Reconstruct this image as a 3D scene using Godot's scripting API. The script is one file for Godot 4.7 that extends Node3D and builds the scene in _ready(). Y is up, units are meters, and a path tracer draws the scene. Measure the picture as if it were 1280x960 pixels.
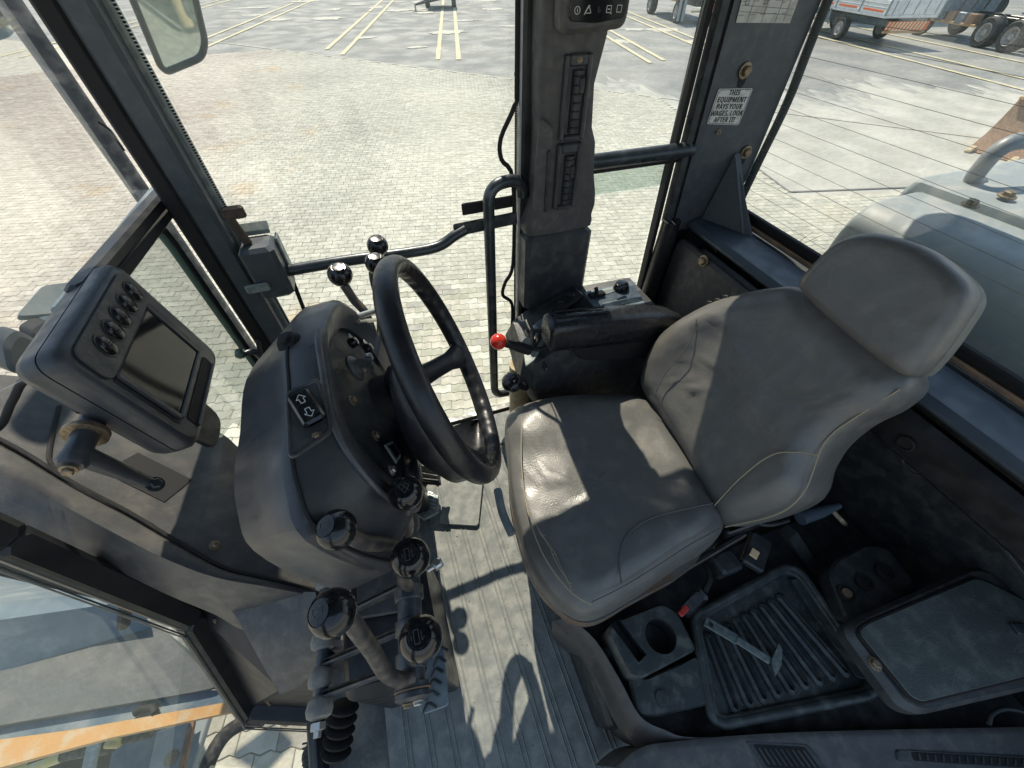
extends Node3D
# The cab of a road grader seen from its left door: y up, metres, cab floor at y = 0, x towards the rear, z towards the left door.
const GROUND := -1.75
const YARD_YAW := -0.22166          # the yard's bays run at 12.7 degrees to the cab

class Mb:                           # collects shapes, turns each the right way out, smooths it and gives one ArrayMesh
	var v := PackedVector3Array()
	var n := PackedVector3Array()
	var col := PackedColorArray()
	var tint := Color(1, 1, 1)
	var from := 0
	func tri(a, b, c):
		if (b - a).cross(c - a).length_squared() > 1e-16:
			v.append(a); v.append(b); v.append(c)
	func quad(a, b, c, d):
		tri(a, b, c); tri(a, c, d)
	func end(cosang := 0.7):
		var m := Vector3.ZERO
		var cnt := v.size() - from
		if cnt == 0: return
		for i in range(from, v.size()): m += v[i]
		m /= cnt
		var vol := 0.0
		for i in range(from, v.size(), 3): vol += (v[i] - m).dot((v[i + 1] - m).cross(v[i + 2] - m))
		var at := {}
		var fn := PackedVector3Array()
		for i in range(from, v.size(), 3):
			if vol > 0.0:
				var t := v[i + 1]; v[i + 1] = v[i + 2]; v[i + 2] = t
			var w := (v[i + 2] - v[i]).cross(v[i + 1] - v[i])
			fn.append(w)
			for k in 3:
				var key := Vector3i((v[i + k] * 20000.0).round())
				if at.has(key): at[key].append(fn.size() - 1)
				else: at[key] = [fn.size() - 1]
		for i in range(from, v.size(), 3):
			var w := fn[(i - from) / 3]
			var wn := w.normalized()
			for k in 3:
				var s := Vector3.ZERO
				if cosang > 1.0: s = w
				else:
					for j in at[Vector3i((v[i + k] * 20000.0).round())]:
						if fn[j].normalized().dot(wn) > cosang: s += fn[j]
				n.append(s.normalized()); col.append(tint)
		from = v.size()
	func mesh() -> ArrayMesh:
		if from != v.size(): end()
		var a := []
		a.resize(Mesh.ARRAY_MAX)
		a[Mesh.ARRAY_VERTEX] = v; a[Mesh.ARRAY_NORMAL] = n; a[Mesh.ARRAY_COLOR] = col
		var am := ArrayMesh.new()
		am.add_surface_from_arrays(Mesh.PRIMITIVE_TRIANGLES, a)
		return am
	func cap(ring, flip := false):
		var c := Vector3.ZERO
		for p in ring: c += p
		c /= ring.size()
		var nn := Vector3.ZERO
		for i in ring.size(): nn += (ring[i] - c).cross(ring[(i + 1) % ring.size()] - c)
		nn = nn.normalized()
		var e: Vector3 = (ring[0] - c).normalized()
		if abs(e.dot(nn)) > 0.9: e = nn.cross(Vector3.RIGHT).normalized()
		e = (e - nn * e.dot(nn)).normalized()
		var f := nn.cross(e)
		var q := PackedVector2Array()
		for p in ring: q.append(Vector2((p - c).dot(e), (p - c).dot(f)))
		var ix := Geometry2D.triangulate_polygon(q)
		for i in range(0, ix.size(), 3):
			if flip: tri(ring[ix[i]], ring[ix[i + 2]], ring[ix[i + 1]])
			else: tri(ring[ix[i]], ring[ix[i + 1]], ring[ix[i + 2]])
	func loft(rings, cap0 := true, cap1 := true, closed := true, cosang := 0.7):
		var m: int = rings[0].size()
		for i in rings.size() - 1:
			for j in (m if closed else m - 1):
				var k := (j + 1) % m
				quad(rings[i][j], rings[i + 1][j], rings[i + 1][k], rings[i][k])
		# the caps wind against the walls of a ring that runs round its own normal
		if cap0: cap(rings[0], _agree(rings))
		if cap1: cap(rings[-1], not _agree(rings))
		end(cosang)
	func _agree(rings) -> bool:
		var r = rings[0]
		var c := Vector3.ZERO
		for p in r: c += p
		c /= r.size()
		var nn := Vector3.ZERO
		for i in r.size(): nn += (r[i] - c).cross(r[(i + 1) % r.size()] - c)
		var c1 := Vector3.ZERO
		for p in rings[-1]: c1 += p
		c1 /= r.size()
		return nn.dot(c1 - c) < 0.0
	func box(c: Vector3, s: Vector3, bev := 0.003, b := Basis()):
		var h := s * 0.5
		bev = min(bev, min(h.x, min(h.y, h.z)) * 0.9)
		var rings := []
		for L in [[-h.y, bev], [-h.y + bev, 0.0], [h.y - bev, 0.0], [h.y, bev]]:
			var x: float = h.x - L[1]
			var z: float = h.z - L[1]
			var k := bev
			var ring := []
			for p in [[x - k, -z], [x, -z + k], [x, z - k], [x - k, z], [-x + k, z], [-x, z - k], [-x, -z + k], [-x + k, -z]]:
				ring.append(c + b * Vector3(p[0], L[0], p[1]))
			rings.append(ring)
		loft(rings, true, true, true, 0.9)
	func beam(a: Vector3, b: Vector3, w: float, h: float, bev := 0.003, up := Vector3.UP):  # a box from a to b, w across, h along up
		var d := (b - a)
		var z := d.normalized()
		var x := up.cross(z).normalized()
		var y := z.cross(x)
		box((a + b) * 0.5, Vector3(w, h, d.length()), bev, Basis(x, y, z))
	func tube(pts, r, sides := 12, caps := true, cosang := 0.5):
		var rings := []
		var up := Vector3.ZERO
		for i in pts.size():
			var d: Vector3
			if i == 0: d = pts[1] - pts[0]
			elif i == pts.size() - 1: d = pts[i] - pts[i - 1]
			else: d = (pts[i + 1] - pts[i]).normalized() + (pts[i] - pts[i - 1]).normalized()
			d = d.normalized()
			if up == Vector3.ZERO: up = d.cross(Vector3.UP if abs(d.y) < 0.9 else Vector3.RIGHT).normalized()
			up = (up - d * up.dot(d)).normalized()
			var s := d.cross(up)
			var rr: float = r[i] if r is Array else r
			var ring := []
			for k in sides:
				var t := TAU * k / sides
				ring.append(pts[i] + (up * cos(t) + s * sin(t)) * rr)
			rings.append(ring)
		loft(rings, caps, caps, true, cosang)
	func lathe(o: Vector3, axis: Vector3, prof, sides := 20, cosang := 0.7):   # prof: [radius, height] pairs
		var y := axis.normalized()
		var x := y.cross(Vector3.UP if abs(y.y) < 0.9 else Vector3.RIGHT).normalized()
		var z := x.cross(y)
		var rings := []
		for p in prof:
			var ring := []
			for k in sides:
				var t := TAU * k / sides
				ring.append(o + y * p[1] + (x * cos(t) + z * sin(t)) * max(p[0], 0.00005))
			rings.append(ring)
		loft(rings, prof[0][0] < 0.001, prof[-1][0] < 0.001, true, cosang)
	func slab(poly, off: Vector3, bev := 0.003, cosang := 0.9):               # a plate: the outline, and the same moved by off
		var c := Vector3.ZERO
		for p in poly: c += p
		c /= poly.size()
		var u := off.normalized()
		bev = min(bev, off.length() * 0.45)
		var r := [[], [], [], []]
		for p in poly:
			var q: Vector3 = p + (c - p).normalized() * bev
			r[0].append(q); r[1].append(p + u * bev); r[2].append(p + off - u * bev); r[3].append(q + off)
		loft(r, true, true, true, cosang)
	func pad(outline, nrm: Vector3, thick: float, bulge: float, relief = null, steps := 12, edge := 0.16):   # an upholstered pad: outline on its front plane
		var c := Vector3.ZERO
		for p in outline: c += p
		c /= outline.size()
		var rings := []
		for L in [[0.9, -1.0], [0.97, -0.92], [1.0, -0.75], [1.0, -0.4], [0.995, -0.22]]:
			var g := []
			for p in outline: g.append(c + (p - c) * L[0] + nrm * (thick * L[1]))
			rings.append(g)
		for i in range(0, steps + 1):
			var s: float = 0.98 * (1.0 - pow(float(i) / steps, 1.25)) + 0.002
			var g := []
			var e: float = clamp((1.0 - s) / edge, 0.0, 1.0)
			var lift: float = -0.10 * thick * (1.0 - sqrt(1.0 - (1.0 - e) * (1.0 - e))) * 0.0 + bulge * sqrt(1.0 - (1.0 - e) * (1.0 - e)) - 0.12 * thick * (1.0 - e)
			for p in outline:
				var q: Vector3 = c + (p - c) * s
				var h := lift
				if relief != null: h += relief.call(q) * e
				g.append(q + nrm * h)
			rings.append(g)
		loft(rings, true, true, true, 0.3)

# ---------------------------------------------------------------- shape helpers
func V(x, y, z) -> Vector3: return Vector3(x, y, z)
func spline(pts, k := 6, closed := false) -> Array:                          # Catmull-Rom through the points
	var out := []
	var m: int = pts.size()
	for i in (m if closed else m - 1):
		var a: Vector3 = pts[(i - 1 + m) % m] if closed or i > 0 else pts[0]
		var b: Vector3 = pts[i]
		var c: Vector3 = pts[(i + 1) % m]
		var d: Vector3 = pts[(i + 2) % m] if closed or i < m - 2 else pts[m - 1]
		for j in k: out.append(b.cubic_interpolate(c, a, d, float(j) / k))
	if not closed: out.append(pts[m - 1])
	return out
func rounded(poly, r: float, k := 4) -> Array:                               # an outline with its corners rounded
	var out := []
	var m: int = poly.size()
	for i in m:
		var p: Vector3 = poly[i]
		var a: Vector3 = poly[(i - 1 + m) % m] - p
		var b: Vector3 = poly[(i + 1) % m] - p
		var t: float = min(r, min(a.length(), b.length()) * 0.45)
		var s := p + a.normalized() * t
		var e := p + b.normalized() * t
		for j in k + 1:
			var u := float(j) / k
			out.append(s.lerp(p, u).lerp(p.lerp(e, u), u))
	return out
func moved(poly, off: Vector3) -> Array:
	var out := []
	for p in poly: out.append(p + off)
	return out
func scaled(poly, s: float, off := Vector3.ZERO) -> Array:
	var c := Vector3.ZERO
	for p in poly: c += p
	c /= poly.size()
	var out := []
	for p in poly: out.append(c + (p - c) * s + off)
	return out
func rect(c: Vector3, ex: Vector3, ey: Vector3) -> Array: return [c - ex - ey, c + ex - ey, c + ex + ey, c - ex + ey]
func arc(c: Vector3, ex: Vector3, ey: Vector3, a0: float, a1: float, k := 12) -> Array:
	var out := []
	for i in k + 1:
		var t := lerpf(a0, a1, float(i) / k)
		out.append(c + ex * cos(t) + ey * sin(t))
	return out

# ---------------------------------------------------------------- objects
var taken := {}
func numbered(called: String) -> String:
	var k: int = taken.get(called, 0)
	taken[called] = k + 1
	return called if k == 0 else "%s_%03d" % [called, k]
func thing(called, label, category, group = "") -> Node3D:
	var o := Node3D.new()
	o.name = numbered(called); add_child(o)
	o.set_meta("label", label); o.set_meta("category", category)
	if group: o.set_meta("group", group)
	return o
func obj(called: String, mb: Mb, m: Material, parent: Node = self) -> MeshInstance3D:
	var o := MeshInstance3D.new()
	o.mesh = mb.mesh(); o.material_override = m
	if parent == self: o.name = numbered(called)
	else: o.name = called
	parent.add_child(o, true)
	return o
func bounds(o: Node, at: Transform3D, box: Array):
	if o is MeshInstance3D and o.mesh:
		var b: AABB = at * o.mesh.get_aabb()
		box.append(b)
	for c in o.get_children():
		if c is Node3D: bounds(c, at * c.transform, box)
func settle(o: Node3D) -> Node3D:                                             # moves a thing's origin to the middle of its base, its parts stay where they are
	var bs := []
	bounds(o, Transform3D(), bs)
	var b: AABB = bs[0]
	for x in bs: b = b.merge(x)
	var base := Vector3(b.get_center().x, b.position.y, b.get_center().z)
	for c in o.get_children(): c.position -= base
	o.position += o.basis * base
	return o
func solo(called, mb, m, label, category, group = "") -> MeshInstance3D:      # a thing that is one mesh
	var o := obj(called, mb, m)
	o.set_meta("label", label); o.set_meta("category", category)
	if group: o.set_meta("group", group)
	return o
func struct(called, mb, m, parent: Node = self) -> MeshInstance3D:
	var o := obj(called, mb, m, parent)
	if parent == self: o.set_meta("kind", "structure")
	return o
func dup(root: Node3D, label: String) -> Node3D:
	var r: Node3D = root.duplicate()
	r.name = numbered(String(root.name).rstrip("0123456789").trim_suffix("_"))
	add_child(r); r.set_meta("label", label)
	return r
func lettering(called, text, size: float, at: Vector3, b: Basis, m, parent, mono := false):
	var t := TextMesh.new()
	var f := SystemFont.new()
	f.font_names = PackedStringArray(["Droid Sans Mono" if mono else "Droid Sans"])
	f.font_weight = 700
	t.font = f; t.font_size = 48; t.pixel_size = size / 48.0; t.depth = 0.0006; t.text = text
	var o := MeshInstance3D.new()
	o.mesh = t; o.material_override = m; o.name = called
	o.transform = Transform3D(b, at)
	parent.add_child(o, true)
	return o

# ---------------------------------------------------------------- materials
var M := {}
func noise_tex(sz: int, freq: float, ramp: Array, sd: int, oct := 4) -> NoiseTexture2D:
	var f := FastNoiseLite.new()
	f.noise_type = FastNoiseLite.TYPE_SIMPLEX_SMOOTH; f.frequency = freq; f.seed = sd; f.fractal_octaves = oct
	var t := NoiseTexture2D.new()
	t.width = sz; t.height = sz; t.seamless = true; t.noise = f
	var g := Gradient.new()
	g.offsets = PackedFloat32Array(ramp.map(func(x): return x[0]))
	g.colors = PackedColorArray(ramp.map(func(x): return x[1]))
	t.color_ramp = g
	return t
func bump_tex(sz: int, freq: float, sd: int, strength := 4.0, oct := 4) -> NoiseTexture2D:
	var f := FastNoiseLite.new()
	f.noise_type = FastNoiseLite.TYPE_SIMPLEX_SMOOTH; f.frequency = freq; f.seed = sd; f.fractal_octaves = oct
	var t := NoiseTexture2D.new()
	t.width = sz; t.height = sz; t.seamless = true; t.noise = f; t.as_normal_map = true; t.bump_strength = strength
	return t
func lin(r, g, b) -> Color: return Color(r, g, b).linear_to_srgb()
func mat(c: Color, rough := 0.6, metal := 0.0) -> StandardMaterial3D:
	var m := StandardMaterial3D.new()
	m.albedo_color = c; m.roughness = rough; m.metallic = metal
	return m
func worn(c: Color, d: Color, rough: float, scale := 3.0, sd := 1, bump := 0.0, bscale := 0.0, metal := 0.0, lo := 0.42, hi := 0.75) -> StandardMaterial3D:   # colour c with dust or wear d in patches
	var m := StandardMaterial3D.new()
	m.albedo_texture = noise_tex(512, 0.012, [[0.0, c], [lo, c], [hi, d], [1.0, d]], sd, 5)
	m.roughness = min(1.0, rough * 1.25); m.metallic = metal
	m.roughness_texture = smudge
	m.uv1_triplanar = true; m.uv1_world_triplanar = true; m.uv1_scale = Vector3.ONE * scale
	if bump > 0.0:
		m.normal_enabled = true; m.normal_texture = grain; m.normal_scale = bump
	return m
func scuffed(c: Color, d: Color, rough: float, scale: float, sd: int, scratches: int, bump := 0.0, lo := 0.4, hi := 0.85) -> StandardMaterial3D:   # as worn, with fine scratches and specks of dust
	var m := worn(c, d, rough, scale, sd, 0.0)
	var f := FastNoiseLite.new()
	f.noise_type = FastNoiseLite.TYPE_SIMPLEX_SMOOTH; f.frequency = .016; f.seed = sd; f.fractal_octaves = 6; f.fractal_gain = .62
	var src := f.get_seamless_image(512, 512)
	src.convert(Image.FORMAT_L8)
	var px := src.get_data()
	var lut := []
	for i in 256:
		var k := c.lerp(d, smoothstep(lo, hi, i / 255.0))
		lut.append([int(k.r * 255), int(k.g * 255), int(k.b * 255)])
	var outp := PackedByteArray()
	outp.resize(512 * 512 * 3)
	for i in px.size():
		var e: Array = lut[px[i]]
		outp[i * 3] = e[0]; outp[i * 3 + 1] = e[1]; outp[i * 3 + 2] = e[2]
	var img := Image.create_from_data(512, 512, false, Image.FORMAT_RGB8, outp)
	var r := RandomNumberGenerator.new(); r.seed = sd * 31 + 5
	var pale := d.lerp(Color(.62, .60, .55), .35)
	for n in scratches:
		var p := Vector2(r.randf() * 512, r.randf() * 512)
		var a := r.randf() * TAU
		var bend := r.randf_range(-.02, .02)
		var al := r.randf_range(.15, .55)
		for k in r.randi_range(8, 80):
			var x := posmod(int(p.x), 512)
			var y := posmod(int(p.y), 512)
			img.set_pixel(x, y, img.get_pixel(x, y).lerp(pale, al))
			p += Vector2(cos(a), sin(a)); a += bend
	for n in scratches * 14:
		var x := r.randi() % 512
		var y := r.randi() % 512
		img.set_pixel(x, y, img.get_pixel(x, y).lerp(pale, r.randf_range(.1, .5)))
	img.generate_mipmaps()
	m.albedo_texture = ImageTexture.create_from_image(img)
	if bump > 0.0:
		m.normal_enabled = true; m.normal_texture = fine; m.normal_scale = bump
	return m
var grain: NoiseTexture2D
var fine: NoiseTexture2D
var smudge: NoiseTexture2D
func glass(c: Color, a: float) -> StandardMaterial3D:
	var m := StandardMaterial3D.new()
	m.transparency = BaseMaterial3D.TRANSPARENCY_ALPHA
	m.albedo_color = Color(c.r, c.g, c.b, a); m.roughness = 0.02
	return m

func materials():
	grain = bump_tex(512, 0.09, 7, 3.0, 3)
	smudge = noise_tex(512, 0.02, [[0.0, Color(.55, .55, .55)], [.35, Color(.68, .68, .68)], [.6, Color(.9, .9, .9)], [1.0, Color(1, 1, 1)]], 99, 6)
	fine = bump_tex(512, 0.25, 6, 2.0, 2)
	M.paint = scuffed(lin(.060, .071, .080), lin(.082, .092, .098), 0.42, 2.4, 11, 60)
	M.black_paint = worn(lin(.012, .013, .015), lin(.025, .026, .027), 0.4, 2.0, 12)
	M.sill_paint = worn(lin(.048, .066, .088), lin(.07, .09, .11), 0.4, 1.5, 13)
	M.trim = scuffed(lin(.072, .070, .067), lin(.105, .098, .09), 0.6, 3.0, 14, 70, .14)
	M.cowl = scuffed(lin(.050, .054, .061), lin(.080, .076, .070), 0.36, 2.6, 15, 110, .10)
	M.cowl_lip = worn(lin(.075, .08, .088), lin(.12, .115, .11), 0.4, 4.0, 57)  # paler than the cowl: the rim highlight is painted into this colour
	M.boot = worn(lin(.18, .17, .155), lin(.27, .25, .21), 0.7, 8.0, 58)
	M.nose = scuffed(lin(.060, .060, .060), lin(.105, .098, .088), 0.46, 2.4, 16, 130, .12)
	M.nose_end = scuffed(lin(.085, .08, .075), lin(.16, .148, .13), 0.5, 2.6, 52, 140, .12)
	M.plastic = worn(lin(.046, .050, .053), lin(.080, .080, .075), 0.45, 3.0, 17, 0.3)
	M.dark_plastic = worn(lin(.022, .026, .028), lin(.045, .050, .048), 0.5, 3.0, 18, 0.2)
	M.tray = scuffed(lin(.034, .041, .041), lin(.10, .11, .10), 0.5, 2.2, 19, 160, .15)
	M.lid = scuffed(lin(.068, .078, .074), lin(.115, .125, .115), 0.55, 1.8, 20, 160, .25)
	M.monitor = scuffed(lin(.050, .056, .064), lin(.066, .070, .074), 0.4, 3.0, 21, 50, .08)
	M.screen = mat(lin(.010, .011, .012), 0.08)
	M.rubber = mat(lin(.010, .010, .010), 0.75)
	M.gloss = worn(lin(.007, .008, .010), lin(.022, .022, .023), 0.17, 7.0, 22)
	M.wheel = worn(lin(.010, .011, .014), lin(.024, .024, .026), 0.38, 6.0, 23)
	M.vinyl = scuffed(lin(.122, .120, .112), lin(.165, .158, .142), 0.40, 1.5, 24, 60, .13)
	M.vinyl_pale = worn(lin(.15, .148, .13), lin(.21, .205, .18), 0.6, 1.6, 25, 0.3)
	M.vinyl_brown = worn(lin(.13, .12, .11), lin(.15, .095, .060), 0.5, 2.5, 26, 0.3)
	M.thread = mat(lin(.36, .30, .20), 0.8)
	M.seam = mat(lin(.10, .098, .095), 0.6)
	M.mat = scuffed(lin(.175, .188, .182), lin(.275, .28, .255), 0.8, 2.2, 27, 260, .3, .15, .95)
	M.floor = worn(lin(.10, .10, .095), lin(.2, .19, .16), 0.8, 1.0, 28, 0.4)
	M.rail = worn(lin(.045, .055, .062), lin(.09, .10, .105), 0.34, 3.0, 29, 0.0, 0.0, 0.4)
	M.lever_tube = worn(lin(.050, .058, .070), lin(.19, .155, .12), 0.38, 5.0, 30, 0.0, 0.0, 0.2, 0.5, 0.85)
	M.lever_arm = worn(lin(.055, .052, .052), lin(.17, .13, .10), 0.45, 6.0, 31, 0.2, 0.0, 0.2, 0.45, 0.8)
	M.bolt = worn(lin(.30, .24, .16), lin(.20, .14, .09), 0.45, 20.0, 32, 0.0, 0.0, 0.7)
	M.zinc = mat(lin(.55, .54, .50), 0.35, 0.8)
	M.rust = worn(lin(.20, .13, .085), lin(.33, .20, .11), 0.8, 2.5, 33, 0.5)
	M.red = mat(lin(.62, .035, .018), 0.22)
	M.buckle_red = mat(lin(.45, .035, .025), 0.4)
	M.white = worn(lin(.70, .70, .66), lin(.55, .54, .49), 0.5, 6.0, 34)
	M.ink = mat(lin(.02, .02, .02), 0.6)
	M.icon = mat(lin(.62, .62, .58), 0.6)
	M.icon_dim = mat(lin(.06, .065, .07), 0.6)
	M.plate = worn(lin(.22, .26, .25), lin(.34, .37, .34), 0.5, 5.0, 35, 0.0, 0.0, 0.3)
	M.hood = scuffed(lin(.245, .28, .285), lin(.335, .345, .325), 0.6, 1.0, 36, 120)
	M.machine = worn(lin(.085, .125, .16), lin(.18, .21, .22), 0.5, 0.8, 37, 0.2)
	M.deck = worn(lin(.095, .10, .098), lin(.13, .13, .12), 0.75, 0.8, 38, 0.3)
	M.orange = worn(lin(.47, .26, .09), lin(.46, .34, .20), 0.55, 2.0, 39, 0.2)
	M.yellow = worn(lin(.58, .48, .14), lin(.55, .50, .36), 0.55, 6.0, 40)
	M.hose = worn(lin(.025, .025, .025), lin(.10, .09, .075), 0.7, 5.0, 41)
	M.glass = glass(lin(.55, .72, .66), 0.05)
	M.tint = glass(lin(.36, .70, .50), 0.26)
	M.mirror = mat(lin(.80, .84, .80), 0.03, 1.0)
	M.wire = mat(lin(.20, .17, .13), 0.7)
	M.tan = worn(lin(.42, .33, .20), lin(.50, .42, .28), 0.7, 4.0, 42)
	M.dust = worn(lin(.46, .44, .37), lin(.36, .35, .30), .95, .5, 44)
	M.line = worn(lin(.54, .48, .28), lin(.42, .39, .29), .85, .6, 45)
	M.sand = worn(lin(.37, .35, .285), lin(.45, .425, .35), .95, .4, 46)
	M.edge = mat(lin(.16, .155, .14), .9)
	M.paver = worn(lin(.415, .405, .325), lin(.51, .495, .405), .92, .8, 47, .4)
	M.paver.vertex_color_use_as_albedo = true
	M.tyre = worn(lin(.022, .022, .024), lin(.075, .07, .065), .85, 1.5, 48)
	M.wheel_rim = worn(lin(.42, .42, .40), lin(.25, .22, .19), .5, 1.5, 49)
	M.white_paint = worn(lin(.72, .73, .70), lin(.58, .58, .54), .5, .6, 50)
	M.blue_paint = worn(lin(.10, .17, .24), lin(.16, .21, .25), .5, .6, 51)
	M.chev_red = mat(lin(.68, .13, .03), .4)
	M.chev_yellow = mat(lin(.72, .60, .36), .4)
	M.handrail = worn(lin(.16, .19, .21), lin(.26, .27, .26), 0.45, 2.0, 53)
	M.arm = worn(lin(.016, .018, .021), lin(.026, .027, .028), 0.30, 5.0, 54)
	M.grey_ink = mat(lin(.22, .22, .20), .7)
	M.latch = worn(lin(.07, .055, .045), lin(.12, .085, .06), .5, 8.0, 55, 0.0, 0.0, .3)
	M.concrete = worn(lin(.34, .335, .285), lin(.44, .43, .37), .92, .10, 56, .3, 0.0, 0.0, .3, .85)
	M.apron_dark = worn(lin(.25, .25, .225), lin(.34, .335, .295), .92, .2, 59)
	M.apron_mid = worn(lin(.30, .30, .268), lin(.40, .395, .35), .92, .2, 62)
	M.grit = mat(lin(.36, .32, .24), .9)
	M.sunlit_foam = mat(lin(.85, .60, .34), .9)  # brightened orange: reflected sunlight painted into a block that sits in shade
	M.strap = worn(lin(.11, .14, .14), lin(.20, .22, .20), .5, 9.0, 63, 0.0, 0.0, .3)
	M.zinc_dull = worn(lin(.34, .36, .35), lin(.45, .45, .42), .5, 4.0, 64, 0.0, 0.0, .4)
	M.haze_tinted_glass = glass(lin(.50, .58, .50), 0.20)  # pale and less clear: milky reflection haze put into the pane's colour
	M.paper = worn(lin(.62, .62, .56), lin(.5, .49, .43), 0.6, 4.0, 43)

func _ready():
	# ---- camera, sky, sun, exposure
	var cam := Camera3D.new()
	cam.name = "camera"; add_child(cam)
	cam.position = Vector3(0, 1.33, 0)
	cam.rotation_degrees = Vector3(-48.5, -18.8, 0)
	cam.fov = 88.82; cam.near = 0.02; cam.far = 600.0
	cam.current = true
	var we := WorldEnvironment.new()
	var env := Environment.new()
	env.background_mode = Environment.BG_SKY
	var sm := ProceduralSkyMaterial.new()
	sm.sky_top_color = Color(0.52, 0.61, 0.72); sm.sky_horizon_color = Color(0.84, 0.87, 0.86); sm.sky_curve = 0.12
	sm.ground_bottom_color = Color(0.45, 0.43, 0.38); sm.ground_horizon_color = Color(0.70, 0.72, 0.72); sm.ground_curve = 0.05
	sm.sky_energy_multiplier = 1.15
	sm.sun_angle_max = 2.0
	var sky := Sky.new()
	sky.sky_material = sm
	env.sky = sky
	env.tonemap_mode = Environment.TONE_MAPPER_LINEAR
	env.tonemap_exposure = 1.38
	env.sdfgi_enabled = true; env.ssao_enabled = true; env.ssil_enabled = true
	we.environment = env
	we.name = "environment"; add_child(we)
	var sun := DirectionalLight3D.new()
	sun.name = "sun"; add_child(sun)
	sun.light_energy = 1.55; sun.light_color = Color(1.0, 0.962, 0.885); sun.light_angular_distance = 0.5; sun.shadow_enabled = true
	sun.basis = Basis.looking_at(Vector3(-0.05, -1.0, 0.74).normalized(), Vector3.UP)
	materials()
	yard()
	cab_shell()
	right_door()
	outside_machine()
	seat()
	nose()
	column()
	steering_wheel()
	lever_bank()
	pedals()
	right_console()
	pillar_trim()
	monitor()
	left_side()
	vehicles()

func pane(called, poly, th: Vector3, m, parent):
	var g := Mb.new(); g.slab(poly, th, 0.0005); return obj(called, g, m, parent)

func bolt(at: Vector3, axis: Vector3, r: float, parent: Node, m = null, called := "bolt"):
	var b := Mb.new()
	b.lathe(at, axis, [[0, 0], [r * 1.5, 0], [r * 1.5, r * .25], [r * 1.35, r * .35], [0, r * .35]], 16)
	b.lathe(at + axis.normalized() * r * .3, axis, [[0, 0], [r, 0], [r, r * .6], [r * .8, r * .8], [0, r * .8]], 6, 0.9)
	return obj(called, b, m if m else M.bolt, parent)

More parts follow.
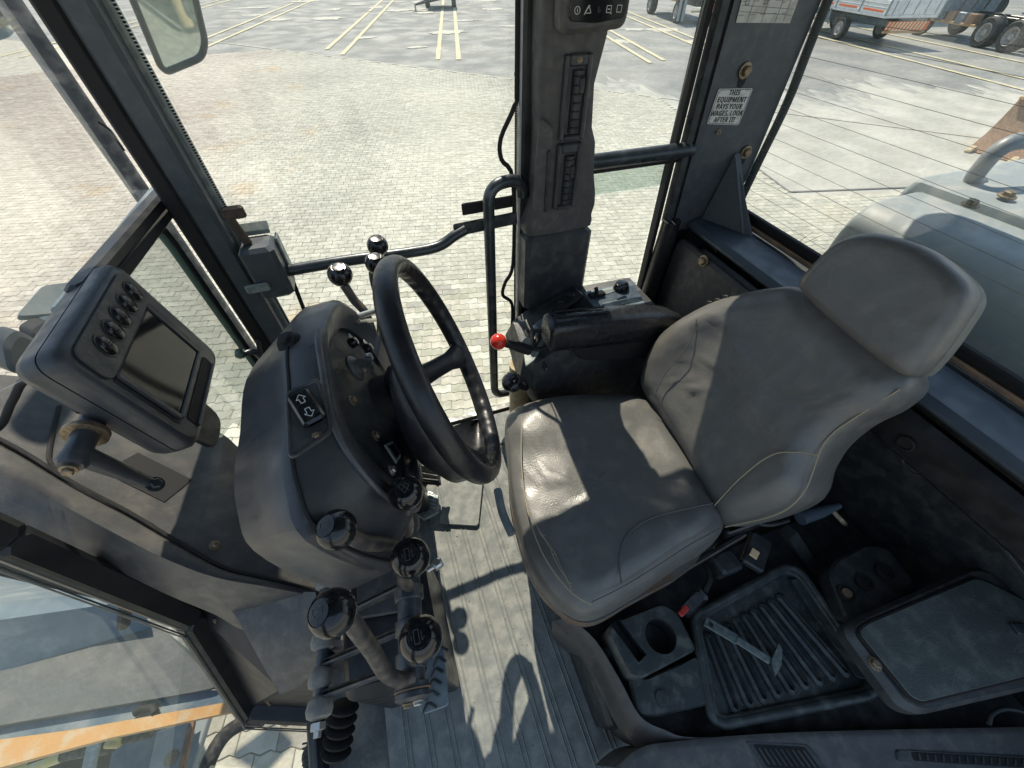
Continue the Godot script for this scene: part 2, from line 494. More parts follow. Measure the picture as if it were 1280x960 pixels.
func cab_shell():
	var t := thing("cab_frame", "dark blue grey steel frame of the machine cab with windows all round", "cab frame")
	var b: Mb
	# right front pillar: black seal, steel, light glass edge, rubber bead
	b = Mb.new(); b.box(V(-.342, .80, -.975), V(.045, 1.60, .07), .008); b.box(V(-.352, .46, -.985), V(.05, .92, .05), .008)
	obj("pillar", b, M.paint, t)
	b = Mb.new(); b.box(V(-.379, .80, -.967), V(.034, 1.60, .05), .006); obj("window_seal", b, M.rubber, t)
	b = Mb.new(); b.box(V(-.317, .80, -.992), V(.016, 1.60, .03), .003); obj("glass_channel", b, M.plate, t)
	b = Mb.new()
	for i in 260: b.box(V(-.307, .30 + i * .0049, -.985), V(.004, .0031, .006), .0008)
	var bead := obj("edge_bead", b, M.rubber, t); bead.set_meta("kind", "stuff")
	# right middle pillar behind the trim
	b = Mb.new(); b.box(V(.395, .78, -.985), V(.09, 1.64, .06), .006); obj("pillar", b, M.black_paint, t)
	b = Mb.new(); b.box(V(.354, .78, -.972), V(.014, 1.64, .02), .003); obj("glass_channel", b, M.zinc_dull, t)
	b = Mb.new()
	for i in 260: b.box(V(.341, .30 + i * .0049, -.976), V(.004, .0031, .006), .0008)
	obj("edge_bead", b, M.rubber, t).set_meta("kind", "stuff")
	# right rear pillar: flared plate, bright front edge, dark rear seal
	b = Mb.new()
	b.slab(rounded([V(.806, 1.6, -.962), V(1.075, 1.6, -.962), V(1.088, .86, -.962), V(1.06, .72, -.962), V(.88, .715, -.962), V(.852, .74, -.962)], .02), V(0, 0, -.03), .004)
	obj("pillar", b, M.paint, t)
	b = Mb.new(); b.beam(V(.798, 1.6, -.972), V(.846, .74, -.972), .030, .045, .01, V(0, 0, 1)); obj("pillar_edge", b, M.rail, t)
	b = Mb.new(); b.beam(V(.768, 1.6, -.985), V(.828, .40, -.985), .014, .03, .003, V(0, 0, 1)); obj("window_seal", b, M.rubber, t)
	b = Mb.new(); b.tube([V(.845, .76, -.955), V(.842, .35, -.955), V(.842, .02, -.955)], .028, 14); obj("corner_post", b, M.black_paint, t)
	b = Mb.new(); b.tube(spline([V(1.078, 1.6, -.955), V(1.092, 1.2, -.955), V(1.100, 1.05, -.952), V(1.094, .9, -.955), V(1.085, .74, -.955)], 5), .011, 8); obj("wiring_loom", b, M.rubber, t)
	# gusset at the foot of the rear pillar
	b = Mb.new(); b.slab([V(1.00, .93, -.955), V(1.012, .93, -.955), V(1.03, .755, -.955), V(1.03, .742, -.82), V(1.015, .742, -.82)], V(-.008, 0, .001), .001)
	b.slab([V(1.00, .93, -.958), V(1.03, .742, -.80), V(.96, .742, -.955)], V(-.004, -.003, 0), .001); obj("gusset", b, M.paint, t)
	# bolts and slots on the rear pillar
	for p in [V(0.9272, 1.1205, -0.96), V(1.0338, 0.9293, -0.96)]: bolt(p, V(0, 0, 1), .0115, t)
	for p in [V(0.9308, 1.1014, -0.9605), V(1.0344, 0.9081, -0.9605)]:
		b = Mb.new(); b.slab(arc(p, V(.011, 0, 0), V(0, .016, 0), 0, TAU, 14), V(0, 0, .0008), .0002); obj("slot", b, M.rubber, t)
	for p in [V(0.9114, 0.9905, -0.96), V(0.916, 0.7735, -0.96)]:
		b = Mb.new(); b.lathe(p, V(0, 0, 1), [[.003, 0], [.007, 0], [.007, .002], [.003, .002], [.003, .0005]], 12); obj("rivet", b, M.bolt, t)
	# left pillars
	b = Mb.new(); b.box(V(-.36, .80, .26), V(.07, 1.6, .06), .008); obj("pillar", b, M.paint, t)
	b = Mb.new(); b.box(V(1.05, 1.1, .30), V(.12, 1.0, .05), .008); obj("pillar", b, M.paint, t)
	# roof and its rails
	b = Mb.new(); b.slab(rounded([V(-.42, 1.55, -1.12), V(1.44, 1.55, -1.12), V(1.44, 1.55, .32), V(-.42, 1.55, .32)], .06), V(0, .09, 0), .02); obj("roof", b, M.paint, t)
	# front rail under the windscreen and lower front glass
	b = Mb.new(); b.beam(V(-0.41, 0.9789, -1.0563), V(-0.435, 0.9923, -0.6379), .030, .034, .006); b.beam(V(-0.425, 0.9967, -0.6737), V(-0.44, 0.9123, -0.6481), .03, .03, .006); obj("windscreen_rail", b, M.black_paint, t)
	b = Mb.new(); b.beam(V(-0.425, 0.9902, -1.0662), V(-0.45, 0.9948, -0.6086), .020, .008, .003); obj("rail_cap", b, M.machine, t)
	b = Mb.new(); b.beam(V(-0.4, 0.9641, -1.0231), V(-0.415, 0.9774, -0.7127), .010, .02, .003); obj("window_seal", b, M.rubber, t)
	pane("windscreen", [V(-.435, 1.02, -.95), V(-0.43, 0.9717, -1.0819), V(-0.447, 0.9879, -0.7066), V(-0.448, 0.9481, -0.6467), V(-0.455, 0.9752, -0.5032), V(-0.46, 1.0051, -0.427), V(-.47, 1.0, .10), V(-.445, 1.0, .23), V(-.445, 1.55, .23), V(-.425, 1.55, -.95)], V(.005, 0, 0), M.glass, t)
	pane("lower_front_pane", rounded([V(-.425, .06, -.70), V(-.425, .06, -.94), V(-.425, .975, -.94), V(-.425, .965, -.60), V(-.425, .66, -.60), V(-.425, .62, -.70)], .04), V(.006, 0, 0), M.tint, t)
	b = Mb.new(); b.tube(rounded([V(-.425, .06, -.70), V(-.425, .06, -.945), V(-.425, .98, -.945), V(-.430, .97, -.60)], .07), .012, 8); obj("window_seal", b, M.rubber, t)
	# rear wall under the rear window
	b = Mb.new(); b.box(V(.975, .735, -.335), V(.13, .03, 1.27), .012); obj("rear_sill", b, M.sill_paint, t)
	b = Mb.new(); b.beam(V(1.05, .757, -.95), V(1.05, .757, .30), .014, .014, .004); obj("window_seal", b, M.rust, t)
	b = Mb.new(); b.beam(V(1.068, .768, -.95), V(1.068, .768, .30), .02, .03, .004); obj("window_seal", b, M.rubber, t)
	b = Mb.new(); b.box(V(1.105, .36, -.25), V(.03, .72, 1.44), .006); obj("rear_wall", b, M.dark_plastic, t)
	b = Mb.new(); b.box(V(.925, .655, -.34), V(.05, .10, 1.10), .018); obj("rear_ledge", b, M.black_paint, t)
	b = Mb.new(); b.lathe(V(.898, .655, -.155), V(-1, 0, 0), [[.0, 0], [.016, 0], [.016, .004], [.013, .005], [.012, .001], [0, .001]], 18); obj("grommet", b, M.rubber, t)
	b = Mb.new(); b.lathe(V(1.092, .485, -.144), V(-1, 0, 0), [[.036, 0], [.034, .004], [.026, .006], [.024, .003], [0, .003]], 22); var rd := obj("round_cover", b, M.plastic, t)
	bolt(V(1.088, .485, -.144), V(-1, 0, 0), .007, rd)
	b = Mb.new(); b.beam(V(1.090, .55, -.20), V(1.090, .40, .28), .005, .01, .002); obj("panel_joint", b, M.plastic, t)
	pane("rear_window", [V(1.072, .775, -.955), V(1.072, .775, .30), V(1.072, 1.55, .30), V(1.072, 1.55, -.955)], V(.005, 0, 0), M.glass, t)
	for i in 13:
		b = Mb.new(); b.tube([V(1.069, .80 + i * .0345, -.95), V(1.069, .80 + i * .0345, -.3), V(1.069, .80 + i * .0345, .29)], .00042, 5); obj("heater_wire", b, M.wire, t)
	# right rear corner: trim box with its bolt
	b = Mb.new(); b.slab(rounded([V(.915, .70, -.955), V(.915, .05, -.955), V(.915, .05, -.50), V(.915, .66, -.50), V(.915, .70, -.56)], .03), V(-.03, 0, 0), .01); var tb := obj("corner_panel", b, M.trim, t)
	bolt(V(0.885, 0.6946, -0.8135), V(-1, 0, 0), .012, tb)
	# side glass between the middle and rear pillars, floor pan, right sill, step
	pane("side_window", [V(.44, .40, -.985), V(.80, .40, -.985), V(.77, 1.55, -.985), V(.44, 1.55, -.985)], V(0, 0, -.005), M.glass, t)
	pane("sliding_pane", [V(.44, .935, -.996), V(.81, .935, -.996), V(.80, .855, -.996), V(.44, .855, -.996)], V(0, 0, -.005), M.tint, t)
	b = Mb.new(); b.tube([V(.43, .955, -.965), V(.62, .955, -.965), V(.845, .955, -.965)], .019, 14); obj("guard_rail", b, M.rail, t)
	b = Mb.new(); b.beam(V(.44, .925, -.985), V(.83, .925, -.985), .016, .012, .003); obj("window_seal", b, M.rubber, t)
	b = Mb.new(); b.box(V(.985, .36, -.985), V(.29, .74, .02), .004); obj("corner_wall", b, M.black_paint, t)
	b = Mb.new(); b.box(V(.86, .10, .455), V(.80, .60, .03), .004); obj("corner_wall", b, M.black_paint, t)
	b = Mb.new(); b.slab([V(.40, .02, -1.0), V(.95, .02, -1.0), V(.95, .42, -1.0), V(.40, .42, -1.0)], V(0, 0, .03), .004); obj("side_wall", b, M.paint, t)
	b = Mb.new(); b.slab(rounded([V(-.50, -.06, -1.01), V(1.12, -.06, -1.01), V(1.12, -.06, .46), V(.30, -.06, .46), V(.20, -.06, .30), V(-.46, -.06, .30), V(-.50, -.06, -.18)], .02), V(0, .055, 0), .008); obj("floor_pan", b, M.floor, t)
	b = Mb.new(); b.beam(V(-.42, .005, -.995), V(.42, .005, -.995), .03, .02, .004); obj("door_sill", b, M.black_paint, t)
	settle(t)
	# stickers on the rear pillar
	var s := thing("notice_sticker", "white sticker with black capitals on the grey right rear pillar", "sticker")
	var cs: Array = [V(.866, 1.088, -.9605), V(.974, 1.082, -.9605), V(.972, 1.001, -.9605), V(.864, 1.013, -.9605)]
	b = Mb.new(); b.slab(rounded(cs, .006), V(0, 0, .0008), .0002); obj("backing", b, M.white, s)
	var tilt := Basis(V(0, 0, 1), deg_to_rad(-4.0))
	b = Mb.new()
	var inner := rounded(scaled(cs, .94), .006)
	for i in inner.size(): b.beam(inner[i] + V(0, 0, .001), inner[(i + 1) % inner.size()] + V(0, 0, .001), .0012, .0006, .0001, V(0, 0, 1))
	obj("border", b, M.ink, s)
	var words := ["THIS", "EQUIPMENT", "PAYS YOUR", "WAGES. LOOK", "AFTER IT!"]
	for i in 5:
		var L = lettering("text_line", words[i], .0158, Vector3(.9195 - i * .0006, 1.0765 - i * .0146, -.9592), tilt, M.ink, s)
	settle(s)
	s = thing("chart_sticker", "cream maintenance chart sticker at the top of the right rear pillar", "sticker")
	var cc: Array = [V(.846, 1.30, -.9605), V(1.008, 1.30, -.9605), V(1.010, 1.203, -.9605), V(.855, 1.209, -.9605)]
	b = Mb.new(); b.slab(cc, V(0, 0, .0008), .0002); obj("backing", b, M.paper, s)
	b = Mb.new()
	for y in [1.252, 1.232, 1.222]: b.box(V(.931, y, -.9594), V(.15, .0010, .0006), .0001, tilt)
	for x in [.885, .925, .965, .988]: b.box(V(x, 1.25, -.9594), V(.001, .085, .0006), .0001)
	for i in 10: b.box(V(.862 + (i % 5) * .03, 1.243 - (i / 5) * .022, -.9594), V(.014, .0012, .0006), .0001)
	for i in 5:
		var ci := arc(V(.868 + (i % 3) * .05, 1.243 - (i / 3) * .002, -.9594), V(.005, 0, 0), V(0, .005, 0), 0, TAU, 14)
		b.tube(ci, .0005, 4)
	obj("table_print", b, M.grey_ink, s)
	settle(s)
	# floor mat
	var fm := thing("floor_mat", "dusty grey ribbed rubber mat covering the cab floor", "floor mat")
	b = Mb.new(); b.slab(rounded([V(-.30, 0, -.97), V(.36, 0, -.97), V(.36, 0, .17), V(-.30, 0, .17)], .03), V(0, .012, 0), .004); obj("base", b, M.mat, fm)
	for i in 12:
		var x := -.265 + i * .053
		for k in 2: b = Mb.new(); b.beam(V(x + k * .012, .0128, -.80), V(x + .010 + k * .012, .0128, .15), .0045, .0045, .0018); obj("rib", b, M.mat, fm)
	b = Mb.new(); b.box(V(.01, .0155, -.88), V(.52, .008, .13), .003); obj("rib", b, M.mat, fm)
	settle(fm)
	# grit trodden into the mat
	var gr := Mb.new(); gr.lathe(V(0, 0, 0), V(0, 1, 0), [[0, -.5], [.8, -.2], [1, .1], [.5, .5], [0, .55]], 6, 2.0)
	var gm := MultiMesh.new(); gm.transform_format = MultiMesh.TRANSFORM_3D; gm.mesh = gr.mesh(); gm.instance_count = 900
	var rg := RandomNumberGenerator.new(); rg.seed = 77
	for i in 900:
		var gx := rg.randf_range(-.29, .34)
		if i % 3 == 0: gx = rg.randf_range(.12, .34)
		gm.set_instance_transform(i, Transform3D(Basis.from_euler(V(rg.randf() * 6.0, rg.randf() * 6.0, 0)).scaled(Vector3.ONE * rg.randf_range(.0006, .0022)), V(gx, .0135, rg.randf_range(-.95, .15))))
	var gi := MultiMeshInstance3D.new(); gi.multimesh = gm; gi.material_override = M.grit; gi.name = "grit"; gi.set_meta("kind", "stuff"); gi.set_meta("label", "pale grit and dust scattered over the rubber floor mat"); gi.set_meta("category", "grit"); add_child(gi)
	var hp := solo("heel_plate", _slab([V(-0.0668, 0.024, -0.5758), V(0.059, 0.024, -0.5243), V(0.1217, 0.024, -0.6841), V(0.1307, 0.024, -0.7155), V(0.0111, 0.024, -0.7492)], V(0, .004, 0), .012), M.mat, "worn grey rubber heel pad on the mat beside the pedals", "heel pad")

func _slab(poly, off: Vector3, r := 0.01) -> Mb:
	var b := Mb.new(); b.slab(rounded(poly, r), off, .002); return b

func right_door():
	var t := thing("cab_door", "closed glazed right door with lock box and cross rail", "door")
	var b := Mb.new(); b.box(V(-.275, .828, -.945), V(.072, .125, .075), .008); var lk := obj("lock_box", b, M.paint, t)
	b = Mb.new(); b.slab([V(-.305, .892, -.975), V(-.245, .892, -.975), V(-.245, .905, -.99), V(-.305, .905, -.99)], V(0, .01, 0), .002); b.box(V(-.236, .84, -.968), V(.006, .10, .03), .002); obj("cover_plate", b, M.plate, lk)
	b = Mb.new(); b.beam(V(-.288, .89, -.94), V(-.300, .955, -.945), .018, .010, .003, V(0, 0, 1)); b.box(V(-.285, .958, -.945), V(.04, .026, .012), .004); obj("latch_lever", b, M.latch, lk)
	b = Mb.new(); b.box(V(-.305, .805, -.905), V(.05, .022, .010), .003); obj("latch_bolt", b, M.plate, lk)
	b = Mb.new(); b.tube(spline([V(-.24, .812, -.945), V(-.10, .812, -.945), V(.04, .806, -.945), V(.12, .806, -.95), V(.17, .823, -.96), V(.20, .832, -.965)], 5), .0135, 14); obj("cross_rail", b, M.rail, t)
	b = Mb.new(); b.beam(V(.17, .832, -.968), V(.345, .838, -.972), .008, .034, .003); obj("rail_flat", b, M.rail, t)
	b = Mb.new(); b.beam(V(.20, .875, -.985), V(.34, .878, -.985), .006, .030, .002); obj("hinge_plate", b, M.rubber, t)
	b = Mb.new(); b.tube([V(-.245, .77, -.965), V(-.262, .55, -.965), V(-.27, .38, -.97)], .005, 8); obj("release_rod", b, M.rubber, t)
	pane("door_pane", rounded([V(-.305, .05, -.995), V(.345, .05, -.995), V(.345, 1.54, -.995), V(-.305, 1.54, -.995)], .03), V(0, 0, -.005), M.glass, t)
	b = Mb.new(); b.tube(spline([V(-0.3929, 0.5702, -0.93), V(-0.3988, 0.6173, -0.92), V(-0.4167, 0.6262, -0.91)], 5), .008, 8); b.beam(V(-0.406, 0.5494, -0.93), V(-0.3794, 0.6451, -0.93), .008, .012, .003); b.lathe(V(-0.4167, 0.6262, -0.91), V(-1, .3, 0), [[0, 0], [.012, 0], [.014, .012], [.01, .02], [0, .022]], 12); obj("catch", b, M.rail, t)
	settle(t)
	b = Mb.new(); b.tube(rounded([V(.355, .945, -.955), V(.258, .945, -.935), V(.248, .17, -.935), V(.355, .15, -.955)], .07, 8), .0145, 14)
	solo("grab_handle", b, M.rail, "tall bowed grab handle on the right middle pillar", "grab handle")
	b = Mb.new(); b.tube(spline([V(.343, 1.55, -.975), V(.343, 1.14, -.975), V(.338, 1.09, -.975), V(.305, 1.03, -.975), V(.305, .985, -.975), V(.335, .93, -.975), V(.335, .70, -.975), V(.31, .64, -.975), V(.30, .60, -.97), V(.33, .56, -.97), V(.33, .46, -.97)], 4), .0055, 8)
	b.beam(V(.338, 1.145, -.978), V(.362, 1.143, -.978), .006, .01, .002)
	solo("washer_pipe", b, M.rubber, "thin black kinked pipe running down beside the right middle pillar", "pipe")

func stitch(called, pts, parent, lift: Vector3, r := 0.0013, m = null, puck := 0.0025):      # a sewn seam: a raised welt and a line of thread beside it
	var p := moved(spline(pts, 6), lift)
	var b := Mb.new(); b.tube(p, r, 6); return obj(called, b, m if m else M.thread, parent)

func crease(q: Vector3, nz: FastNoiseLite) -> float:    # long soft folds in slack vinyl
	var a: float = nz.get_noise_3d(q.x * 1.4 + q.z * .6, q.y * .5, q.z * 2.6)
	return (1.0 - min(1.0, abs(a) * 9.0)) * clamp(nz.get_noise_3d(q.z, q.x, q.y) * 3.0 + .4, 0.0, 1.0)

func seat():
	var t := thing("operator_seat", "worn grey vinyl operator seat with high backrest and headrest", "seat")
	var b := Mb.new()
	var nz := FastNoiseLite.new(); nz.seed = 5; nz.frequency = 9.0; nz.fractal_octaves = 3
	var nf := FastNoiseLite.new(); nf.seed = 8; nf.frequency = 28.0; nf.fractal_octaves = 2
	# cushion
	var o := spline([V(0.2021, 0.455, -0.6353), V(0.1659, 0.455, -0.5262), V(0.1365, 0.455, -0.4128), V(0.1237, 0.455, -0.3188), V(0.1231, 0.455, -0.226), V(0.1501, 0.455, -0.1532), V(0.1994, 0.455, -0.1098), V(0.2938, 0.455, -0.1134), V(0.4224, 0.455, -0.1359), V(0.5556, 0.455, -0.1623), V(0.588, 0.455, -0.2375), V(0.6077, 0.455, -0.3758), V(0.6076, 0.455, -0.5523), V(0.4708, 0.455, -0.6212), V(0.3201, 0.455, -0.6533)], 5, true)
	b.pad(o, V(0, 1, 0), .115, .030, func(q):
		var k: float = smoothstep(.06, .16, q.z + .37) * .018 + smoothstep(.08, .18, -.37 - q.z) * .012
		return k + crease(q, nz) * .0032 + nz.get_noise_3dv(q) * .005 + nf.get_noise_3dv(q) * .0004 - .012 * smoothstep(.28, .17, q.x), 16, .2)
	obj("cushion", b, M.vinyl, t)
	b = Mb.new(); b.pad(spline([V(0.2094, 0.455, -0.6152), V(0.1409, 0.455, -0.4381), V(0.122, 0.455, -0.3194), V(0.1225, 0.455, -0.2245), V(0.1496, 0.455, -0.1519), V(0.1975, 0.455, -0.1061), V(0.2954, 0.455, -0.1098), V(0.5306, 0.455, -0.1577), V(0.5821, 0.455, -0.3845), V(0.5782, 0.455, -0.556), V(0.3168, 0.455, -0.645)], 4, true), V(0, 1, 0), .07, -.02, null, 2)
	var fr := obj("cushion_skirt", b, M.vinyl_brown, t); fr.position = V(0, -.035, 0)
	stitch("seam", [V(0.2265, 0.492, -0.5859), V(0.1777, 0.492, -0.4499), V(0.1505, 0.492, -0.3321), V(0.149, 0.492, -0.2336), V(0.1722, 0.492, -0.1577), V(0.2022, 0.492, -0.1211)], t, V(0, -.001, 0))
	stitch("seam", [V(0.2044, 0.493, -0.1259), V(0.2669, 0.493, -0.1297), V(0.3554, 0.493, -0.1417), V(0.4414, 0.493, -0.1558), V(0.529, 0.493, -0.1652)], t, V(0, -.004, 0), .0011, M.seam)
	stitch("seam", [V(0.269, 0.502, -0.1341), V(0.2919, 0.502, -0.1816), V(0.331, 0.502, -0.2145), V(0.3977, 0.502, -0.2283), V(0.4845, 0.502, -0.2216), V(0.5417, 0.502, -0.2138)], t, V(0, .004, 0), .0016, M.seam)
	b = Mb.new()
	var sc: Array = [V(0.1572, 0.494, -0.3005), V(0.1587, 0.494, -0.2763), V(0.164, 0.494, -0.2534), V(0.1661, 0.494, -0.2322), V(0.1693, 0.494, -0.1983), V(0.1747, 0.494, -0.1715), V(0.1747, 0.494, -0.1563)]
	for i in sc.size() - 1:
		var a: Vector3 = sc[i]
		var c: Vector3 = sc[i + 1]
		b.tube(spline([a, a.lerp(c, .5) + V(.001 * ((i * 7) % 3), .001, 0), c], 3), .0008, 5)
		b.tube([a + V(.006 - .002 * abs(i - 3), 0, .002), c + V(.006 - .002 * abs(i + 1 - 3), 0, .002)], .0007, 5)
		if i % 2: b.tube([a, a + V(.007, .001, .005)], .0007, 4)
	obj("loose_thread", b, M.thread, t)
	# backrest
	var nb := V(-.89, .456, 0)
	b = Mb.new()
	o = spline([V(0.5907, 0.4718, -0.5846), V(0.6112, 0.5119, -0.6285), V(0.6467, 0.5812, -0.6554), V(0.6842, 0.6544, -0.6412), V(0.7232, 0.7305, -0.6022), V(0.7519, 0.7864, -0.5553), V(0.7754, 0.8323, -0.5035), V(0.788, 0.857, -0.4582), V(0.7917, 0.8641, -0.3482), V(0.7904, 0.8617, -0.2675), V(0.7806, 0.8425, -0.2012), V(0.7584, 0.7992, -0.1872), V(0.7331, 0.7498, -0.1942), V(0.7058, 0.6965, -0.1891), V(0.6792, 0.6446, -0.1676), V(0.6537, 0.5948, -0.1346), V(0.6126, 0.5146, -0.1422), V(0.5729, 0.4372, -0.1732), V(0.573, 0.4374, -0.2342), V(0.5843, 0.4594, -0.3656), V(0.5869, 0.4643, -0.4909)], 4, true)
	b.pad(o, nb, .13, .030, func(q):
		var zz: float = q.z + .37
		var k: float = smoothstep(.10, .2, zz) * .014 + smoothstep(.12, .22, -zz) * .02
		var w: float = smoothstep(.62, .78, q.y) * smoothstep(.0, .16, zz)
		return k + nz.get_noise_3dv(q) * .006 + nf.get_noise_3dv(q) * .0004 + sin((q.y * 1.0 + q.z * 3.2) * 80.0 + nz.get_noise_3dv(q * 2.0) * 4.0) * .0026 * w + crease(q, nz) * .0042, 16, .22)
	obj("backrest", b, M.vinyl, t)
	stitch("seam", [V(0.5538, 0.4875, -0.2127), V(0.5939, 0.5658, -0.2264), V(0.6302, 0.6366, -0.2272), V(0.6489, 0.6733, -0.2069), V(0.6611, 0.6969, -0.1801)], t, V(0, 0, 0), .0013)
	stitch("seam", [V(0.6723, 0.7189, -0.5618), V(0.6445, 0.6645, -0.5308), V(0.6067, 0.5907, -0.5252), V(0.5793, 0.5374, -0.5078)], t, nb * .010, .0014, M.seam)
	stitch("seam", [V(0.7706, 0.823, -0.198), V(0.7384, 0.7601, -0.2015), V(0.7045, 0.6939, -0.197), V(0.6646, 0.6161, -0.1485), V(0.6302, 0.5489, -0.1392), V(0.5779, 0.4468, -0.1715)], t, nb * .012, .0013)
	b = Mb.new()
	var fz: Array = [V(0.7225, 0.7292, -0.5973), V(0.7299, 0.7436, -0.5848), V(0.7376, 0.7587, -0.5741), V(0.745, 0.773, -0.5607)]
	for i in 4:
		for k in 4: b.tube([fz[i] + V(0, 0, k * .004), fz[i] + V(-.003 + k * .003, .004 + (k % 2) * .004, k * .005 - .006), fz[i] + V(.003 - k * .002, .006 + (k % 3) * .003, k * .007 - .003)], .0007, 4)
	obj("frayed_thread", b, M.vinyl_pale, t)
	# headrest: front pad and paler side band
	var nh := V(-.93, .367, 0)
	o = spline([V(0.7536, 0.8759, -0.4409), V(0.7685, 0.9136, -0.4508), V(0.7874, 0.9615, -0.4447), V(0.8003, 0.9942, -0.4116), V(0.806, 1.0087, -0.3445), V(0.8041, 1.0038, -0.2843), V(0.7975, 0.9869, -0.2385), V(0.7827, 0.9494, -0.218), V(0.7635, 0.9008, -0.201), V(0.7497, 0.866, -0.1966), V(0.746, 0.8566, -0.2223), V(0.7466, 0.8581, -0.2909), V(0.7486, 0.8632, -0.3691)], 5, true)
	b = Mb.new(); b.pad(o, nh, .05, .030, func(q): return nz.get_noise_3dv(q) * .004, 12, .2); var hd := obj("headrest", b, M.vinyl, t)
	b = Mb.new(); b.pad(scaled(o, .985, nh * -.03), nh, .06, .0, null, 2); obj("side_band", b, M.vinyl_pale, hd)
	# under the cushion: seat frame, adjusters, levers, belt buckle
	b = Mb.new(); b.box(V(.40, .335, -.36), V(.40, .10, .40), .02); b.box(V(.40, .14, -.36), V(.34, .28, .34), .03); obj("suspension", b, M.rubber, t)
	b = Mb.new(); b.beam(V(0.3435, 0.36, -0.1214), V(0.6315, 0.4, -0.1525), .012, .035, .003); b.beam(V(0.5741, 0.42, -0.1641), V(0.7387, 0.44, -0.1557), .014, .04, .004)
	b.tube(spline([V(0.5444, 0.44, -0.1664), V(0.5863, 0.44, -0.1833), V(0.6274, 0.44, -0.1733), V(0.6719, 0.44, -0.1462), V(0.724, 0.44, -0.1404)], 5), .006, 8); obj("recliner_bracket", b, M.black_paint, t)
	b = Mb.new(); b.box(V(0.677, 0.33, -0.1189), V(.09, .02, .05), .004, Basis(V(0, 1, 0), .6)); b.box(V(0.5953, 0.31, -0.1234), V(.06, .05, .05), .006); obj("slide_block", b, M.dark_plastic, t)
	b = Mb.new(); b.box(V(0.6605, 0.345, -0.1153), V(.022, .004, .018), .001, Basis(V(0, 1, 0), .5)); obj("foam_block", b, M.sunlit_foam, t)
	b = Mb.new(); b.tube([V(0.7703, 0.42, -0.1374), V(0.8282, 0.42, -0.1344), V(0.8776, 0.43, -0.1298)], [.016, .014, .006], 12); obj("recliner_lever", b, M.sill_paint, t)
	b = Mb.new(); b.tube([V(0.7738, 0.35, -0.1301), V(0.8501, 0.24, -0.0697), V(0.8837, 0.2, -0.0366)], .02, 4); obj("belt_anchor", b, M.dark_plastic, t)
	b = Mb.new(); b.tube(spline([V(0.1092, 0.44, -0.43), V(0.1028, 0.44, -0.3722), V(0.1073, 0.44, -0.3152)], 5), .010, 10); obj("height_lever", b, M.handrail, t)
	# armrest on the far side
	b = Mb.new()
	var ring := []
	for L in [[.330, .045, .72, .658], [.336, .048, .93, .658], [.350, .050, 1.0, .658], [.42, .049, 1.0, .650], [.52, .048, 1.0, .636], [.62, .050, 1.0, .616], [.69, .052, .95, .598], [.74, .052, .8, .582]]:
		var g := []
		for k in 20:
			var a := TAU * k / 20
			g.append(V(L[0], L[3], -.70) + V(0, signf(sin(a)) * pow(abs(sin(a)), .6) * L[1] * L[2], signf(cos(a)) * pow(abs(cos(a)), .6) * .040 * L[2]))
		ring.append(g)
	b.loft(ring, true, true, true, .3); var ar := obj("armrest", b, M.arm, t)
	b = Mb.new()
	for r_ in 2: b.tube([V(.36, .708, -.715 + r_ * .022), V(.50, .690, -.715 + r_ * .022)], .0025, 6)
	obj("grip_line", b, M.rubber, ar)
	b = Mb.new(); b.slab(rounded([V(.39, .62, -.66), V(.74, .56, -.66), V(.74, .48, -.66), V(.42, .565, -.66)], .02), V(0, 0, -.07), .01); obj("armrest_base", b, M.rubber, ar)
	settle(t)
	var k := thing("belt_buckle", "black seat belt buckle with red release button beside the seat", "belt buckle")
	b = Mb.new(); b.beam(V(0.4263, 0.33, -0.0646), V(0.479, 0.37, -0.0813), .03, .02, .005); obj("body", b, M.gloss, k)
	b = Mb.new(); b.box(V(0.4252, 0.347, -0.0664), V(.030, .006, .012), .002, Basis(V(0, 1, 0), .35)); obj("release_button", b, M.buckle_red, k)
	b = Mb.new(); b.tube(spline([V(0.4815, 0.365, -0.0817), V(0.5098, 0.37, -0.1023), V(0.5216, 0.36, -0.1325), V(0.5104, 0.33, -0.1557)], 5), .007, 6); obj("stalk", b, M.rubber, k)
	settle(k)

